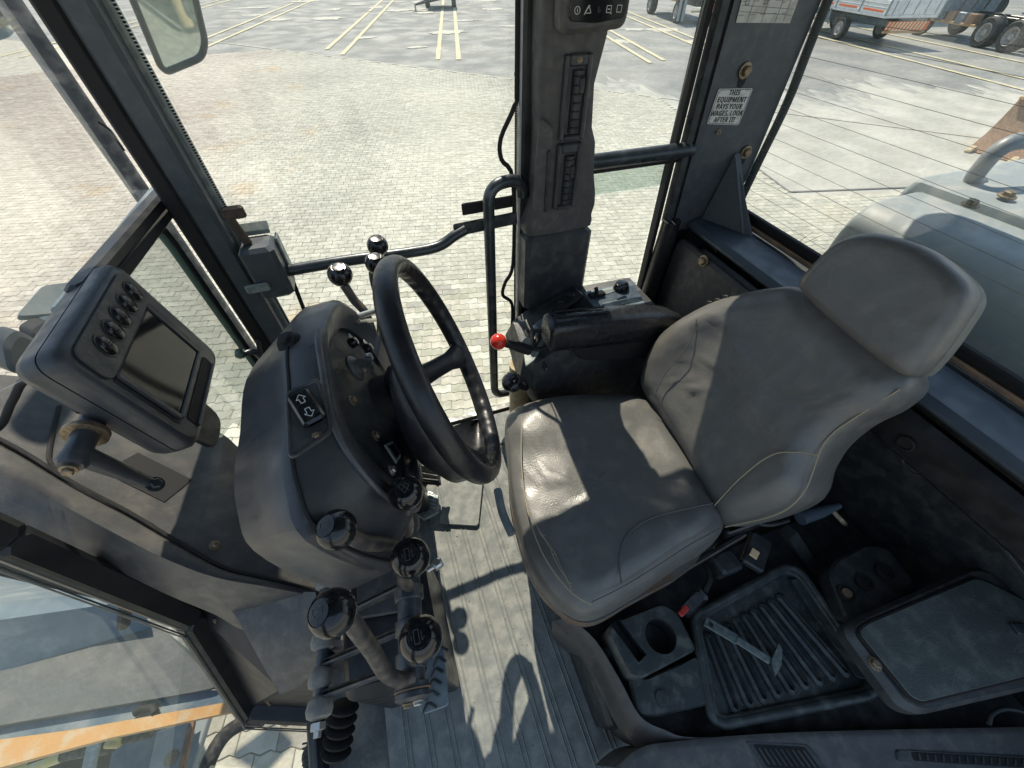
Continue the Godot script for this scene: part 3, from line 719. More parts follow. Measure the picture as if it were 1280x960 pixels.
func nose():
	var t := thing("front_console", "dusty dark moulded front console between the lower front windows", "console")
	var b := Mb.new()
	# the tilted top panel between seam and far edge, the rolled edge, the side that drops to the window frame
	var far_: Array = spline([V(-0.6976, 0.8776, -0.678), V(-0.6568, 0.8368, -0.7038), V(-0.6003, 0.7803, -0.6933), V(-0.5171, 0.6971, -0.6768), V(-0.4489, 0.6289, -0.6666), V(-0.4076, 0.5876, -0.6117), V(-0.3573, 0.5373, -0.4843), V(-0.2934, 0.4734, -0.3821)], 5)
	var seam: Array = spline([V(-0.6792, 0.8592, -0.6037), V(-0.6259, 0.8059, -0.5621), V(-0.5732, 0.7532, -0.5111), V(-0.5185, 0.6985, -0.4654), V(-0.4674, 0.6474, -0.4173), V(-0.4164, 0.5964, -0.372), V(-0.3671, 0.5471, -0.3499), V(-0.3019, 0.4819, -0.3232)], 5)
	var roll: Array = spline([V(-0.6648, 0.8577, -0.5695), V(-0.6208, 0.8115, -0.5103), V(-0.5807, 0.7707, -0.4775), V(-0.5148, 0.7036, -0.4201), V(-0.4676, 0.6556, -0.3813), V(-0.4176, 0.6056, -0.3503), V(-0.3635, 0.5524, -0.3315), V(-0.3047, 0.4946, -0.3105)], 5)
	var side: Array = spline([V(-0.6658, 0.8181, -0.4979), V(-0.6399, 0.7667, -0.4691), V(-0.61, 0.7157, -0.4452), V(-0.5595, 0.6269, -0.4017), V(-0.5175, 0.5531, -0.3657), V(-0.4784, 0.4882, -0.3366), V(-0.4435, 0.4257, -0.3054), V(-0.3614, 0.3209, -0.2796)], 5)
	var low: Array = moved(side, V(-.004, -.04, -.01))
	var base: Array = moved(low, V(-.01, -.30, -.06))
	var back: Array = moved(far_, V(-.02, -.45, -.05))
	b.loft([back, far_, seam], false, false, false, .5)
	var pan := obj("top_panel", b, M.nose, t)
	b = Mb.new()
	var groove := []
	for i in seam.size(): groove.append(seam[i] + V(-.004, -.010, .0))
	var mid := []
	for i in seam.size(): mid.append(seam[i].lerp(roll[i], .3) + V(.003, .005, .002))
	b.loft([groove, mid, roll, side, low, base], false, false, false, .3)
	obj("side_moulding", b, M.nose, t)
	b = Mb.new(); b.tube(moved(seam, V(.002, .000, .002)), .0035, 6); obj("panel_seam", b, M.rubber, t)
	# bracket well, bolts
	b = Mb.new(); b.tube(spline([V(-0.6116, 0.7916, -0.6562), V(-0.6023, 0.7823, -0.5698), V(-0.5931, 0.7731, -0.5365), V(-0.5647, 0.7447, -0.4995), V(-0.5263, 0.7063, -0.4703), V(-0.4935, 0.6735, -0.4431)], 5), .0035, 6); obj("well_edge", b, M.rubber, t)
	b = Mb.new(); b.slab([V(-0.5274, 0.7074, -0.5833), V(-0.4649, 0.6449, -0.5389), V(-0.488, 0.668, -0.4877), V(-0.5524, 0.7324, -0.5358)], V(.001, .001, 0), .0003); obj("well_slot", b, M.rubber, t)
	bolt(V(-0.4274, 0.6074, -0.4098), V(.707, .707, 0), .006, pan)
	b = Mb.new(); b.loft([spline([V(-0.4454, 0.505, -0.3358), V(-0.3775, 0.505, -0.3371), V(-0.2922, 0.505, -0.3095)], 5), spline([V(-0.4324, 0.492, -0.3091), V(-0.3668, 0.492, -0.2978), V(-0.29, 0.492, -0.2717)], 5), spline([V(-0.4227, 0.465, -0.2754), V(-0.3604, 0.465, -0.2489), V(-0.2928, 0.465, -0.2338)], 5), spline([V(-0.4117, 0.42, -0.2301), V(-0.3632, 0.42, -0.2136), V(-0.3102, 0.42, -0.2086)], 5), spline([V(-0.4054, 0.37, -0.1934), V(-0.3707, 0.37, -0.1945), V(-0.3321, 0.37, -0.2026)], 5), spline([V(-0.4159, 0.36, -0.2053), V(-0.3777, 0.36, -0.2082), V(-0.3385, 0.36, -0.2139)], 5)], false, false, false, .3); obj("end_face", b, M.nose_end, t)
	b = Mb.new(); b.loft([[V(-0.66, 0.5, -0.4725), V(-0.5782, 0.4, -0.4013), V(-0.6042, 0.07, -0.252), V(-0.4711, 0, -0.2025)], [V(-0.5644, 0.52, -0.4056), V(-0.4678, 0.42, -0.3471), V(-0.4227, 0.33, -0.2096), V(-0.3459, 0.33, -0.211)], [V(-0.5389, 0.42, -0.4315), V(-0.4257, 0.36, -0.3664), V(-0.3709, 0.28, -0.2891), V(-0.3208, 0.28, -0.2404)]], false, false, false, 2.0); obj("inner_wall", b, M.black_paint, t)
	b = Mb.new(); b.beam(V(-0.5277, 0.4, -0.3654), V(-0.5406, 0.1, -0.2356), .008, .010, .002); obj("wall_strip", b, M.latch, t)
	b = Mb.new(); b.slab(rounded([V(-.40, .02, -.26), V(-.27, .02, -.22), V(-.26, .33, -.235), V(-.40, .33, -.28)], .02), V(0, 0, -.2), .01); obj("end_cover", b, M.nose, t)
	settle(t)

func on(off, y, z) -> Vector3:                      # a point on a plane across the steering column, off behind the wheel's centre
	return V(.039 - (off + (y - .835) * .375) / .927, y, z)
func column_ring(off, pts) -> Array:                # outline of the column cowl on one of those planes
	var a := []
	for p in pts: a.append(on(off, p[0], p[1]))
	return spline(a, 4, true)

func column():
	var t := thing("steering_column", "dark moulded steering column cowl with switch panel and ignition", "steering column")
	var b := Mb.new()
	var r0 := column_ring(.118, [[.918, -.50], [.914, -.44], [.898, -.375], [.86, -.338], [.81, -.320], [.775, -.330], [.757, -.393], [.757, -.47], [.76, -.54], [.79, -.59], [.84, -.61], [.89, -.585]])
	var r1 := column_ring(.100, [[.948, -.50], [.943, -.43], [.927, -.345], [.892, -.302], [.842, -.282], [.792, -.284], [.772, -.335], [.768, -.42], [.768, -.53], [.80, -.615], [.85, -.645], [.915, -.61]])
	var r1b := column_ring(.106, [[.957, -.50], [.953, -.425], [.937, -.338], [.900, -.292], [.848, -.270], [.783, -.273], [.762, -.33], [.758, -.42], [.758, -.54], [.795, -.628], [.855, -.657], [.924, -.62]])
	var r2 := column_ring(.150, [[.949, -.50], [.944, -.41], [.939, -.325], [.926, -.268], [.898, -.226], [.81, -.212], [.758, -.240], [.748, -.42], [.748, -.56], [.79, -.65], [.85, -.67], [.92, -.62]])
	var r2b := column_ring(.162, [[.944, -.50], [.939, -.40], [.936, -.315], [.926, -.262], [.90, -.218], [.80, -.204], [.742, -.232], [.73, -.42], [.73, -.57], [.78, -.65], [.84, -.67], [.912, -.62]])
	var r3 := column_ring(.245, [[.895, -.50], [.893, -.40], [.893, -.335], [.882, -.285], [.858, -.246], [.77, -.222], [.69, -.235], [.66, -.40], [.66, -.56], [.72, -.63], [.79, -.64], [.86, -.60]])
	var r4 := column_ring(.300, [[.81, -.49], [.80, -.41], [.79, -.36], [.77, -.32], [.74, -.285], [.68, -.27], [.63, -.285], [.61, -.40], [.61, -.53], [.66, -.58], [.72, -.59], [.78, -.56]])
	b.loft([r0, r1, r1b, r2], false, false, true, .35); obj("cowl", b, M.cowl, t)
	b = Mb.new(); b.loft([r2, r2b, r3, r4], false, true, true, .5); obj("front_shell", b, M.cowl, t)
	b = Mb.new(); b.tube(r2.slice(0, 30), .0026, 6); obj("parting_line", b, M.rubber, t)
	b = Mb.new(); b.tube(r1b.slice(0, 30), .0045, 8); obj("rim_lip", b, M.cowl_lip, t)
	b = Mb.new(); b.loft([r0, moved(r0, V(-.006, -.002, 0))], false, true); var da := obj("dash_panel", b, M.dark_plastic, t)
	var dn := V(.927, .375, 0)
	for p in [V(-0.1036, 0.8902, -0.4121), V(-0.0861, 0.8461, -0.3733), V(-0.0751, 0.8186, -0.3259), V(-0.0564, 0.7718, -0.3653)]: bolt(p, dn, .0055, da, M.zinc if p.z > -.36 else M.bolt)
	b = Mb.new(); b.lathe(V(-0.0986, 0.8776, -0.4906), dn, [[.0, 0], [.022, 0], [.022, .004], [.015, .007], [.013, .012], [0, .012]], 20); b.box(V(-0.0977, 0.8753, -0.4964) + dn * .017, V(.022, .018, .004), .001, Basis(V(0, 0, 1), -.4)); obj("ignition_switch", b, M.plastic, da)
	b = Mb.new(); b.box(V(-0.0974, 0.8746, -0.5027) + dn * .026, V(.012, .016, .006), .002); obj("key", b, M.zinc, da)
	for p in [V(-0.1001, 0.8814, -0.5481), V(-0.0841, 0.8412, -0.573)]:
		b = Mb.new(); b.lathe(p, dn, [[0, 0], [.009, 0], [.009, .006], [.007, .012], [0, .013]], 14); var kb := obj("button", b, M.gloss, da)
		b = Mb.new(); b.box(p + dn * .002 + V(0, .0, -.016), V(.002, .012, .012), .001, Basis(V(0, 0, 1), .38)); obj("symbol_plate", b, M.plate, da)
	b = Mb.new(); b.slab([V(-0.0794, 0.8296, -0.3647), V(-0.0703, 0.8066, -0.3849), V(-0.0632, 0.7888, -0.3647), V(-0.0699, 0.8056, -0.3432)], dn * .003, .001); obj("gauge", b, M.plate, da)
	b = Mb.new(); b.slab(scaled([V(-0.0794, 0.8296, -0.3647), V(-0.0703, 0.8066, -0.3849), V(-0.0632, 0.7888, -0.3647), V(-0.0699, 0.8056, -0.3432)], .7, dn * .0034), dn * .0008, .0002); obj("gauge_glass", b, M.screen, da)
	# rocker switch panel on the near flank
	var pl: Array = [V(-0.1581, 0.9645, -0.3736), V(-0.1233, 0.9636, -0.3872), V(-0.1166, 0.9469, -0.3168), V(-0.1535, 0.9585, -0.2847)]
	var pn: Vector3 = (pl[1] - pl[0]).cross(pl[3] - pl[0]).normalized()
	if pn.y < 0: pn = -pn
	b = Mb.new(); b.slab(rounded(moved(pl, pn * .001), .008), pn * .004, .002); var sp := obj("switch_panel", b, M.plastic, t)
	b = Mb.new()
	var edge := rounded(scaled(pl, 1.04, pn * .004), .01)
	edge.append(edge[0]); b.tube(edge, .003, 6); obj("panel_lip", b, M.cowl, sp)
	var ex: Vector3 = (pl[1] - pl[0]).normalized()
	var ey := pn.cross(ex)
	if ey.dot(pl[0] - pl[3]) < 0: ey = -ey
	var rc: Vector3 = pl[0].lerp(pl[1], .55).lerp(pl[3].lerp(pl[2], .5), .42) + pn * .007
	b = Mb.new(); b.box(rc, V(.026, .052, .010), .003, Basis(ex, ey, pn)); var rk := obj("rocker_switch", b, M.gloss, sp)
	for s in [-1, 1]:
		b = Mb.new()
		var ac: Vector3 = rc + ey * (.011 * s) + pn * .0055
		var ar := [ac + ey * (.008 * s), ac + ex * .0055 + ey * (.001 * s), ac + ex * .0025 + ey * (.001 * s), ac + ex * .0025 - ey * (.006 * s), ac - ex * .0025 - ey * (.006 * s), ac - ex * .0025 + ey * (.001 * s), ac - ex * .0055 + ey * (.001 * s)]
		for i in 7: b.beam(ar[i], ar[(i + 1) % 7], .0009, .0005, .0001, pn)
		obj("arrow_mark", b, M.icon, rk)
	bolt(pl[2].lerp(pl[3], .35).lerp(rc, .12) + pn * .002, pn, .0045, sp)
	# round cap on the shoulder, small fittings at the top, column below
	b = Mb.new(); b.lathe(V(-0.1655, 0.9291, -0.5083) + V(0, .008, .006), V(-.3, .9, .2), [[0, 0], [.017, 0], [.018, .012], [.014, .018], [.008, .018], [.008, .024], [0, .025]], 16); obj("filler_cap", b, M.rubber, t)
	b = Mb.new(); b.tube([V(-0.1413, 0.9225, -0.5796), V(-0.118, 0.8642, -0.6756)], [.010, .013], 14); obj("clamp_roll", b, M.rubber, t)
	b = Mb.new(); b.tube([V(-0.0865, 0.8715, -0.6324), V(-0.0696, 0.8293, -0.6876) + V(.03, .01, 0)], .006, 8); b.tube([V(-0.0853, 0.8686, -0.6213), V(-0.0614, 0.8087, -0.6954)], .004, 8); obj("turn_stalk", b, M.zinc, t)
	b = Mb.new(); b.tube([V(-.17, .74, -.45), V(-.19, .35, -.46), V(-.22, .02, -.46)], [.08, .07, .08], 16); obj("column_boot", b, M.rubber, t)
	b = Mb.new(); b.tube([V(-.045, .79, -.505), V(-.10, .775, -.49)], [.038, .05], 18); obj("column_tube", b, M.rubber, t)
	settle(t)

func steering_wheel():
	var t := thing("steering_wheel", "black steering wheel with finger ridges and dished hub", "steering wheel")
	var c := V(.046, .823, -.494)
	var tl := .335
	var yw := .087
	var n := V(cos(tl) * cos(yw), sin(tl), cos(tl) * sin(yw))
	var bz := V(-sin(yw), 0, cos(yw))
	var a := bz.cross(n)
	var b := Mb.new()
	var rings := []
	for i in 144:
		var t_ := TAU * i / 144
		var d := a * cos(t_) + bz * sin(t_)
		var ring := []
		for k in 16:
			var s := TAU * k / 16
			var rr := .0158
			if cos(s) < -.2: rr += .0016 * sin(t_ * 36.0) * min(1.0, -cos(s) * 1.5)
			ring.append(c + d * (.195 + cos(s) * rr) + n * sin(s) * .0185)
		rings.append(ring)
	rings.append(rings[0])
	b.loft(rings, false, false, true, .3); obj("rim", b, M.wheel, t)
	var hub := c - n * .082
	b = Mb.new(); b.lathe(hub, n, [[0, -.02], [.04, -.02], [.048, -.01], [.048, .010], [.042, .018], [.035, .022], [0, .024]], 28); obj("hub", b, M.wheel, t)
	for ang in [deg_to_rad(-128), deg_to_rad(128)]:
		var d := a * cos(ang) + bz * sin(ang)
		var e := n.cross(d)
		b = Mb.new()
		var rs := []
		for q in [[.03, .0, .026, .012], [.07, .014, .022, .011], [.11, .036, .020, .010], [.145, .058, .020, .010], [.170, .074, .027, .011], [.190, .080, .046, .012]]:
			var g := []
			for k in 12:
				var s := TAU * k / 12
				g.append(hub + d * q[0] + n * q[1] + e * cos(s) * q[2] + n * sin(s) * q[3])
			rs.append(g)
		b.loft(rs, true, true, true, .3); obj("spoke", b, M.wheel, t)
	# the deep skirt that joins hub and rim on the near side
	b = Mb.new()
	var o := [[], [], [], [], []]
	for i in 33:
		var t_ := lerpf(deg_to_rad(35), deg_to_rad(185), i / 32.0)
		var d := a * cos(t_) + bz * sin(t_)
		var w := pow(sin(PI * i / 32.0), .6)
		o[0].append(c + d * .184 - n * .006); o[1].append(c + d * .195 - n * .014); o[2].append(c + d * (.196 - .004 * w) - n * (.016 + .030 * w))
		o[3].append(c + d * (.194 - .034 * w) - n * (.018 + .056 * w)); o[4].append(c + d * (.19 - .12 * w) - n * (.018 + .085 * w))
	b.loft(o, false, false, false, .4); obj("skirt", b, M.wheel, t)
	settle(t)

func knob_lever(at: Vector3, face: Vector3, stalk: Array, r: float, label: String, arm, icon: int):
	var t := thing("control_lever", label, "lever", "knobbed levers of the control banks")
	var b := Mb.new()
	var n := face.normalized()
	var pr := []
	for i in 13:
		var a := lerpf(-PI / 2, PI * .30, i / 12.0)
		pr.append([r * cos(a), r * sin(a)])
	pr.append([r * .56, r * .83]); pr.append([r * .54, r * .79]); pr.append([0, r * .79])
	b.lathe(at, n, pr, 26, .75)
	var k := obj("knob", b, M.gloss, t)
	b = Mb.new(); b.lathe(at, n, [[0, r * .79], [r * .5, r * .79], [r * .5, r * .83], [r * .46, r * .845], [0, r * .86]], 24); var cp := obj("cap", b, M.gloss, k)
	if icon > 0:
		var ex := n.cross(V(0, 0, 1)).normalized()
		var ey := ex.cross(n)
		var o := at + n * r * .865
		b = Mb.new()
		var ls: Array = [[[-.25, -.2, .2, -.2], [.2, -.2, .2, .1], [.2, .1, -.1, .25], [-.3, .0, -.1, .25], [-.3, 0, -.25, -.2]], [[-.22, -.28, .0, -.28], [0, -.28, 0, .28], [0, .28, -.22, .28], [-.22, .28, -.22, -.28], [.12, -.2, .12, .2], [.12, .2, .24, .08], [-.34, -.1, -.34, .1]], [[-.3, -.2, .0, .3], [0, .3, .3, -.1], [.3, -.1, .1, -.3], [.1, -.3, -.1, .1], [-.1, -.28, .26, .2], [-.3, -.2, -.1, -.28]]][icon - 1]
		for q in ls: b.beam(o + (ex * q[0] + ey * q[1]) * r, o + (ex * q[2] + ey * q[3]) * r, r * .035, .0004, .0001, n)
		obj("engraved_symbol", b, M.icon_dim, cp)
	b = Mb.new(); b.tube(spline([at - n * r * .8] + stalk, 6), arm, 12); obj("stalk", b, M.lever_arm, t)
	settle(t)

func lever_bank():
	var t := thing("left_control_bank", "left bank of blade control linkages on a dark pedestal", "control bank")
	var b := Mb.new()
	var a := V(-.094, .58, -.375)
	var e := V(-.128, .58, -.088)
	b.tube([a, e], .020, 20); var sh := obj("pivot_shaft", b, M.lever_tube, t)
	var u := (e - a).normalized()
	for k in [.08, .2, .36, .52, .70, .86]:
		var p := a.lerp(e, k)
		b = Mb.new(); b.tube([p - u * .012, p - u * .010, p + u * .010, p + u * .012], [.021, .0245, .0245, .021], 20); obj("pivot_collar", b, M.lever_tube, sh)
	b = Mb.new(); b.lathe(e, u, [[.019, -.012], [.026, -.012], [.026, -.006], [.0215, -.005], [.0215, -.002], [.026, -.001], [.026, .006], [.02, .010], [0, .010]], 20); obj("end_cap", b, M.lever_tube, sh)
	b = Mb.new(); b.lathe(e, u, [[.0265, -.0048], [.0265, -.0022], [.024, -.0022], [.024, -.0048]], 20); obj("rusty_band", b, M.rust, sh)
	bolt(e + u * .010 + V(.006, -.004, 0), u, .006, sh, M.zinc); bolt(e + u * .010 + V(-.008, .004, 0), u, .005, sh)
	# linkage arms to the row of rod ends
	var q0 := V(-.265, .52, -.335)
	var q1 := V(-.282, .52, -.118)
	var ks := [0.0, .22, .42, .70, .90]
	for i in 5:
		var p: Vector3 = q0.lerp(q1, ks[i])
		var s: Vector3 = a.lerp(e, .10 + .85 * ks[i])
		b = Mb.new(); b.beam(s, p, .010, .022, .003); b.tube([p + u * -.02, p + u * .02], .0115, 16); obj("linkage_arm", b, M.lever_tube, t)
	for k in [.10, .55, .80, .98]:
		var p: Vector3 = q0.lerp(q1, k)
		b = Mb.new(); b.lathe(p, u, [[0, -.018], [.012, -.018], [.018, -.012], [.0205, 0], [.018, .009], [.012, .012], [0, .012]], 18); obj("rod_end_boot", b, M.boot, t)
		b = Mb.new(); b.lathe(p + u * .016, u, [[0, 0], [.0115, 0], [.0115, .009], [.006, .010], [.006, .018], [0, .018]], 6, .9); obj("nut", b, M.bolt if k < .9 else M.zinc, t)
	# pedestal and its plates
	b = Mb.new(); b.slab(rounded([V(-.29, .015, -.40), V(-.10, .015, -.40), V(-.10, .015, -.12), V(-.29, .015, -.14)], .02), V(0, .36, 0), .02); obj("pedestal", b, M.black_paint, t)
	b = Mb.new(); b.slab(rounded([V(-.245, .38, -.39), V(-.13, .38, -.39), V(-.14, .38, -.25), V(-.25, .38, -.27)], .01), V(0, .012, 0), .004); obj("cover", b, M.nose, t)
	for s in [.06, .94]:
		var p := a.lerp(e, s)
		b = Mb.new(); b.beam(p, V(p.x - .02, .37, p.z), .035, .012, .003, u); obj("shaft_bracket", b, M.lever_tube, t)
	b = Mb.new(); b.lathe(V(-0.0544, 0.585, -0.2567), V(.9, 0, -.2), [[0, -.02], [.005, -.02], [.005, 0], [0, 0]], 10); b.box(V(-0.0544, 0.585, -0.2567), V(.018, .018, .016), .003, Basis(V(0, 1, 0), .3)); obj("square_head_bolt", b, M.zinc, t)
	# tread plate beside the shaft end
	var tp: Array = [V(-0.1032, 0.44, -0.1663), V(-0.0817, 0.44, -0.1798), V(-0.0931, 0.44, -0.0667), V(-0.1406, 0.44, -0.0693), V(-0.1432, 0.44, -0.0861)]
	b = Mb.new(); b.slab(rounded(tp, .008), V(0, .006, 0), .002); var pl := obj("tread_plate", b, M.machine, t)
	for i in 12:
		var c: Vector3 = V(-0.1269, 0.448, -0.0757).lerp(V(-0.0853, 0.448, -0.1577), (i / 2) / 5.5) + V(-.006 + .013 * (i % 2), 0, 0)
		b = Mb.new(); b.beam(c - V(.006, 0, .006 * (1 if i % 2 else -1)), c + V(.006, 0, .006 * (1 if i % 2 else -1)), .005, .003, .0013); obj("tread", b, M.rail, pl)
	settle(t)
	var r := .0243
	knob_lever(V(-0.0558, 0.8589, -0.2616), V(.06, 1, .18), [V(-.068, .80, -.270), V(-.080, .70, -.290), V(-.097, .585, -.330)], r * .91, "black knobbed lever on a short brown pipe nearest the steering column", .010, 3)
	knob_lever(V(-0.0682, 0.8171, -0.1952), V(.10, 1, .14), [V(-.085, .75, -.205), V(-.100, .68, -.215), V(-.108, .585, -.235)], r, "middle knobbed lever of the three along the near pivot shaft", .0095, 2)
	knob_lever(V(-0.0728, 0.8042, -0.108), V(.06, 1, .06), [V(-.085, .74, -.112), V(-.105, .66, -.118), V(-.120, .59, -.130)], r, "knobbed lever nearest the door above the tread plate", .0095, 2)
	knob_lever(V(-0.1272, 0.9071, -0.2159), V(-.35, 1, .05), [V(-.112, .85, -.218), V(-.095, .78, -.235), V(-.094, .68, -.262), V(-.103, .59, -.285)], r * .89, "knobbed lever with plain faced cap leaning against the column cowl", .010, 1)
	knob_lever(V(-0.1487, 0.861, -0.149), V(-.42, 1, .05), [V(-.140, .81, -.140), V(-.142, .74, -.128), V(-.145, .66, -.112), V(-.135, .615, -.105), V(-.122, .60, -.105)], r, "large knobbed lever on a thick bent brown stalk", .0105, 1)
	# right bank, mostly behind the wheel and the column
	t = thing("right_control_bank", "right bank of lever pivots beyond the steering column", "control bank")
	b = Mb.new(); b.tube([V(-.10, .56, -.62), V(-.10, .56, -.88)], .024, 16); obj("pivot_shaft", b, M.lever_tube, t)
	b = Mb.new(); b.slab(rounded([V(-.22, .015, -.88), V(-.08, .015, -.88), V(-.08, .015, -.62), V(-.22, .015, -.62)], .02), V(0, .5, 0), .02); obj("pedestal", b, M.black_paint, t)
	settle(t)
	knob_lever(V(-0.1075, 0.879, -0.7735), V(.1, 1, .2), [V(-.098, .82, -.765), V(-.082, .79, -.745), V(-.082, .72, -.72), V(-.10, .57, -.70)], r, "knobbed lever on a bent stalk in front of the cross rail", .0095, 0)
	knob_lever(V(-0.0237, 0.8562, -0.909), V(.1, 1, .2), [V(-.052, .80, -.885), V(-.06, .70, -.87), V(-.10, .57, -.85)], r, "knobbed lever seen against the paving beside the wheel's top", .0095, 0)
	knob_lever(V(-0.0356, 0.8506, -0.8427), V(.1, 1, .2), [V(-.05, .78, -.83), V(-.06, .70, -.82), V(-.10, .57, -.80)], r, "knobbed lever half hidden by the top of the steering wheel", .0095, 0)

func pedals():
	for i in 2:
		var t := thing("brake_pedal" if i == 0 else "tread_pedal", ["black ribbed rubber pedal under the steering wheel", "small steel diamond tread pedal below the ribbed rubber pedal"][i], "pedal")
		var b := Mb.new()
		if i == 0:
			b.slab(rounded([V(-0.0781, 0.16, -0.7456), V(-0.0203, 0.16, -0.7067), V(-0.0249, 0.16, -0.6463), V(-0.0855, 0.16, -0.673)], .006), V(0, -.02, 0), .003); var p := obj("pad", b, M.rubber, t)
			for k in 6:
				b = Mb.new()
				var f := (k + .5) / 6.0
				b.beam(V(-0.0739, 0.163, -0.7359).lerp(V(-0.0793, 0.163, -0.6753), f), V(-0.024, 0.163, -0.6998).lerp(V(-0.0286, 0.163, -0.652), f), .006, .006, .002); obj("ridge", b, M.dark_plastic, p)
			b = Mb.new(); b.beam(V(-0.0153, 0.15, -0.7109), V(-0.038, 0.13, -0.6549), .012, .012, .003); obj("edge", b, M.rust, t)
			b = Mb.new(); b.tube([V(-0.0511, 0.14, -0.7035), V(-.14, .05, -.66)], .012, 8); obj("arm", b, M.black_paint, t)
		else:
			b.slab(rounded([V(-0.115, 0.05, -0.711), V(-0.044, 0.05, -0.6678), V(-0.0545, 0.05, -0.6041), V(-0.1082, 0.05, -0.5932), V(-0.139, 0.05, -0.6329)], .006), V(0, -.012, 0), .003); var p := obj("pad", b, M.plate, t)
			for k in 10:
				b = Mb.new()
				var c: Vector3 = V(-0.1074, 0.051, -0.6888).lerp(V(-0.1143, 0.051, -0.6181), (k / 2 + .5) / 5.0) + V(.014 + .026 * (k % 2), .001, 0)
				b.beam(c - V(.008, 0, .006 * (1 if k % 2 else -1)), c + V(.008, 0, .006 * (1 if k % 2 else -1)), .005, .003, .001); obj("tread", b, M.zinc, p)
			b = Mb.new(); b.tube([V(-0.0857, 0.04, -0.6496), V(-.16, .02, -.60)], .012, 8); obj("arm", b, M.black_paint, t)
		settle(t)

func right_console():
	var t := thing("right_side_console", "black right hand side console with switches and throttle slot", "console")
	var b := Mb.new()
	# body with a sloping front: top outline and lower outline
	var top: Array = [V(.70, .622, -.90), V(.70, .622, -.745), V(.52, .618, -.745), V(.44, .60, -.72), V(.31, .535, -.715), V(.295, .53, -.76), V(.31, .55, -.90), V(.44, .615, -.92)]
	var mid: Array = [V(.72, .55, -.92), V(.72, .55, -.73), V(.52, .53, -.715), V(.42, .50, -.70), V(.31, .44, -.70), V(.27, .46, -.73), V(.29, .48, -.92), V(.44, .50, -.93)]
	var low: Array = [V(.72, .02, -.93), V(.72, .02, -.74), V(.52, .02, -.74), V(.46, .02, -.74), V(.42, .10, -.74), V(.38, .20, -.75), V(.38, .2, -.92), V(.44, .02, -.94)]
	b.loft([low, mid, top], true, true, true, .6); var body := obj("body", b, M.plastic, t)
	# rear switch plate
	var pl: Array = [V(0.5165, 0.632, -0.8573), V(0.6843, 0.632, -0.8614), V(0.6598, 0.632, -0.7432), V(0.5132, 0.632, -0.7621)]
	b = Mb.new(); b.slab(rounded(pl, .008), V(0, .006, 0), .002); var sp := obj("switch_plate", b, M.machine, t)
	b = Mb.new(); b.slab(rounded([V(0.5413, 0.639, -0.7896), V(0.6509, 0.639, -0.7846), V(0.6519, 0.639, -0.7639), V(0.5416, 0.639, -0.7659)], .003), V(0, .001, 0), .0003); obj("label_strip", b, M.plate, sp)
	b = Mb.new(); b.box(V(0.5428, 0.645, -0.825), V(.05, .012, .022), .003); b.beam(V(0.5389, 0.65, -0.819), V(0.5367, 0.67, -0.8268), .012, .008, .002); obj("toggle_switch", b, M.rubber, sp)
	b = Mb.new(); b.slab(rounded([V(0.5722, 0.639, -0.8492), V(0.6164, 0.639, -0.8515), V(0.609, 0.639, -0.8282), V(0.5658, 0.639, -0.8218)], .003), V(0, .001, 0), .0003); obj("symbol_plate", b, M.plate, sp)
	b = Mb.new(); b.lathe(V(0.6295, 0.638, -0.8355), V(0, 1, 0), [[0, 0], [.024, 0], [.024, .006], [.019, .018], [.017, .020], [0, .021]], 24); b.box(V(0.6096, 0.662, -0.8101), V(.036, .012, .008), .003, Basis(V(0, 1, 0), .2)); obj("rotary_knob", b, M.gloss, sp)
	bolt(V(0.5804, 0.639, -0.7528), V(0, 1, 0), .005, sp, M.zinc)
	# long front strip with lock and sliders
	var a0: Vector3 = V(0.5119, 0.63, -0.8747)
	var a1: Vector3 = V(0.3306, 0.565, -0.838)
	b = Mb.new(); b.beam(a0, a1, .055, .012, .004); obj("slider_strip", b, M.dark_plastic, t)
	for q in [[712, 381, .012], [699, 388, .008]]:
		b = Mb.new(); b.lathe(P_strip(a0, a1, q[0]), V(0, 1, 0), [[0, 0], [q[2], 0], [q[2], .006], [q[2] * .7, .008], [0, .006]], 14); obj("lock_barrel", b, M.rail, t)
	b = Mb.new(); b.slab(rounded([V(0.2957, 0.565, -0.783), V(0.374, 0.585, -0.8212), V(0.3743, 0.585, -0.7724), V(0.3087, 0.55, -0.7123), V(0.2786, 0.545, -0.7014)], .006), V(0, .006, 0), .002); var lp := obj("lever_plate", b, M.plate, t)
	b = Mb.new(); b.beam(V(0.3073, 0.572, -0.7362), V(0.3673, 0.605, -0.7831), .016, .012, .004); obj("lever_slot", b, M.rubber, lp)
	b = Mb.new(); b.beam(V(0.3361, 0.606, -0.7779), V(0.3787, 0.612, -0.8001), .03, .016, .006); obj("rocker_switch", b, M.machine, lp)
	b = Mb.new(); b.tube(spline([V(0.359, 0.64, -0.7011), V(0.3185, 0.63, -0.7474), V(0.3063, 0.6, -0.7121), V(0.3562, 0.6, -0.7084)], 5), .006, 8); obj("guard_loop", b, M.rubber, lp)
	b = Mb.new(); b.beam(V(0.3174, 0.585, -0.8102), V(0.3403, 0.52, -0.6958), .008, .02, .003); obj("edge_trim", b, M.rail, t)
	b = Mb.new(); b.tube([V(.300, .46, -.80), V(.300, .20, -.80), V(.31, .02, -.80)], .035, 16); obj("conduit", b, M.tan, t)
	settle(t)
	var rl := thing("throttle_lever", "black lever with a bright red ball knob on the right console", "lever")
	b = Mb.new(); b.lathe(V(0.2107, 0.64, -0.7286), V(-1, .2, 0), [[0, -.0215], [.0083, -.020], [.0152, -.0152], [.020, -.008], [.0215, 0], [.020, .008], [.0152, .0152], [.0083, .020], [0, .0215]], 24, .2); obj("knob", b, M.red, rl)
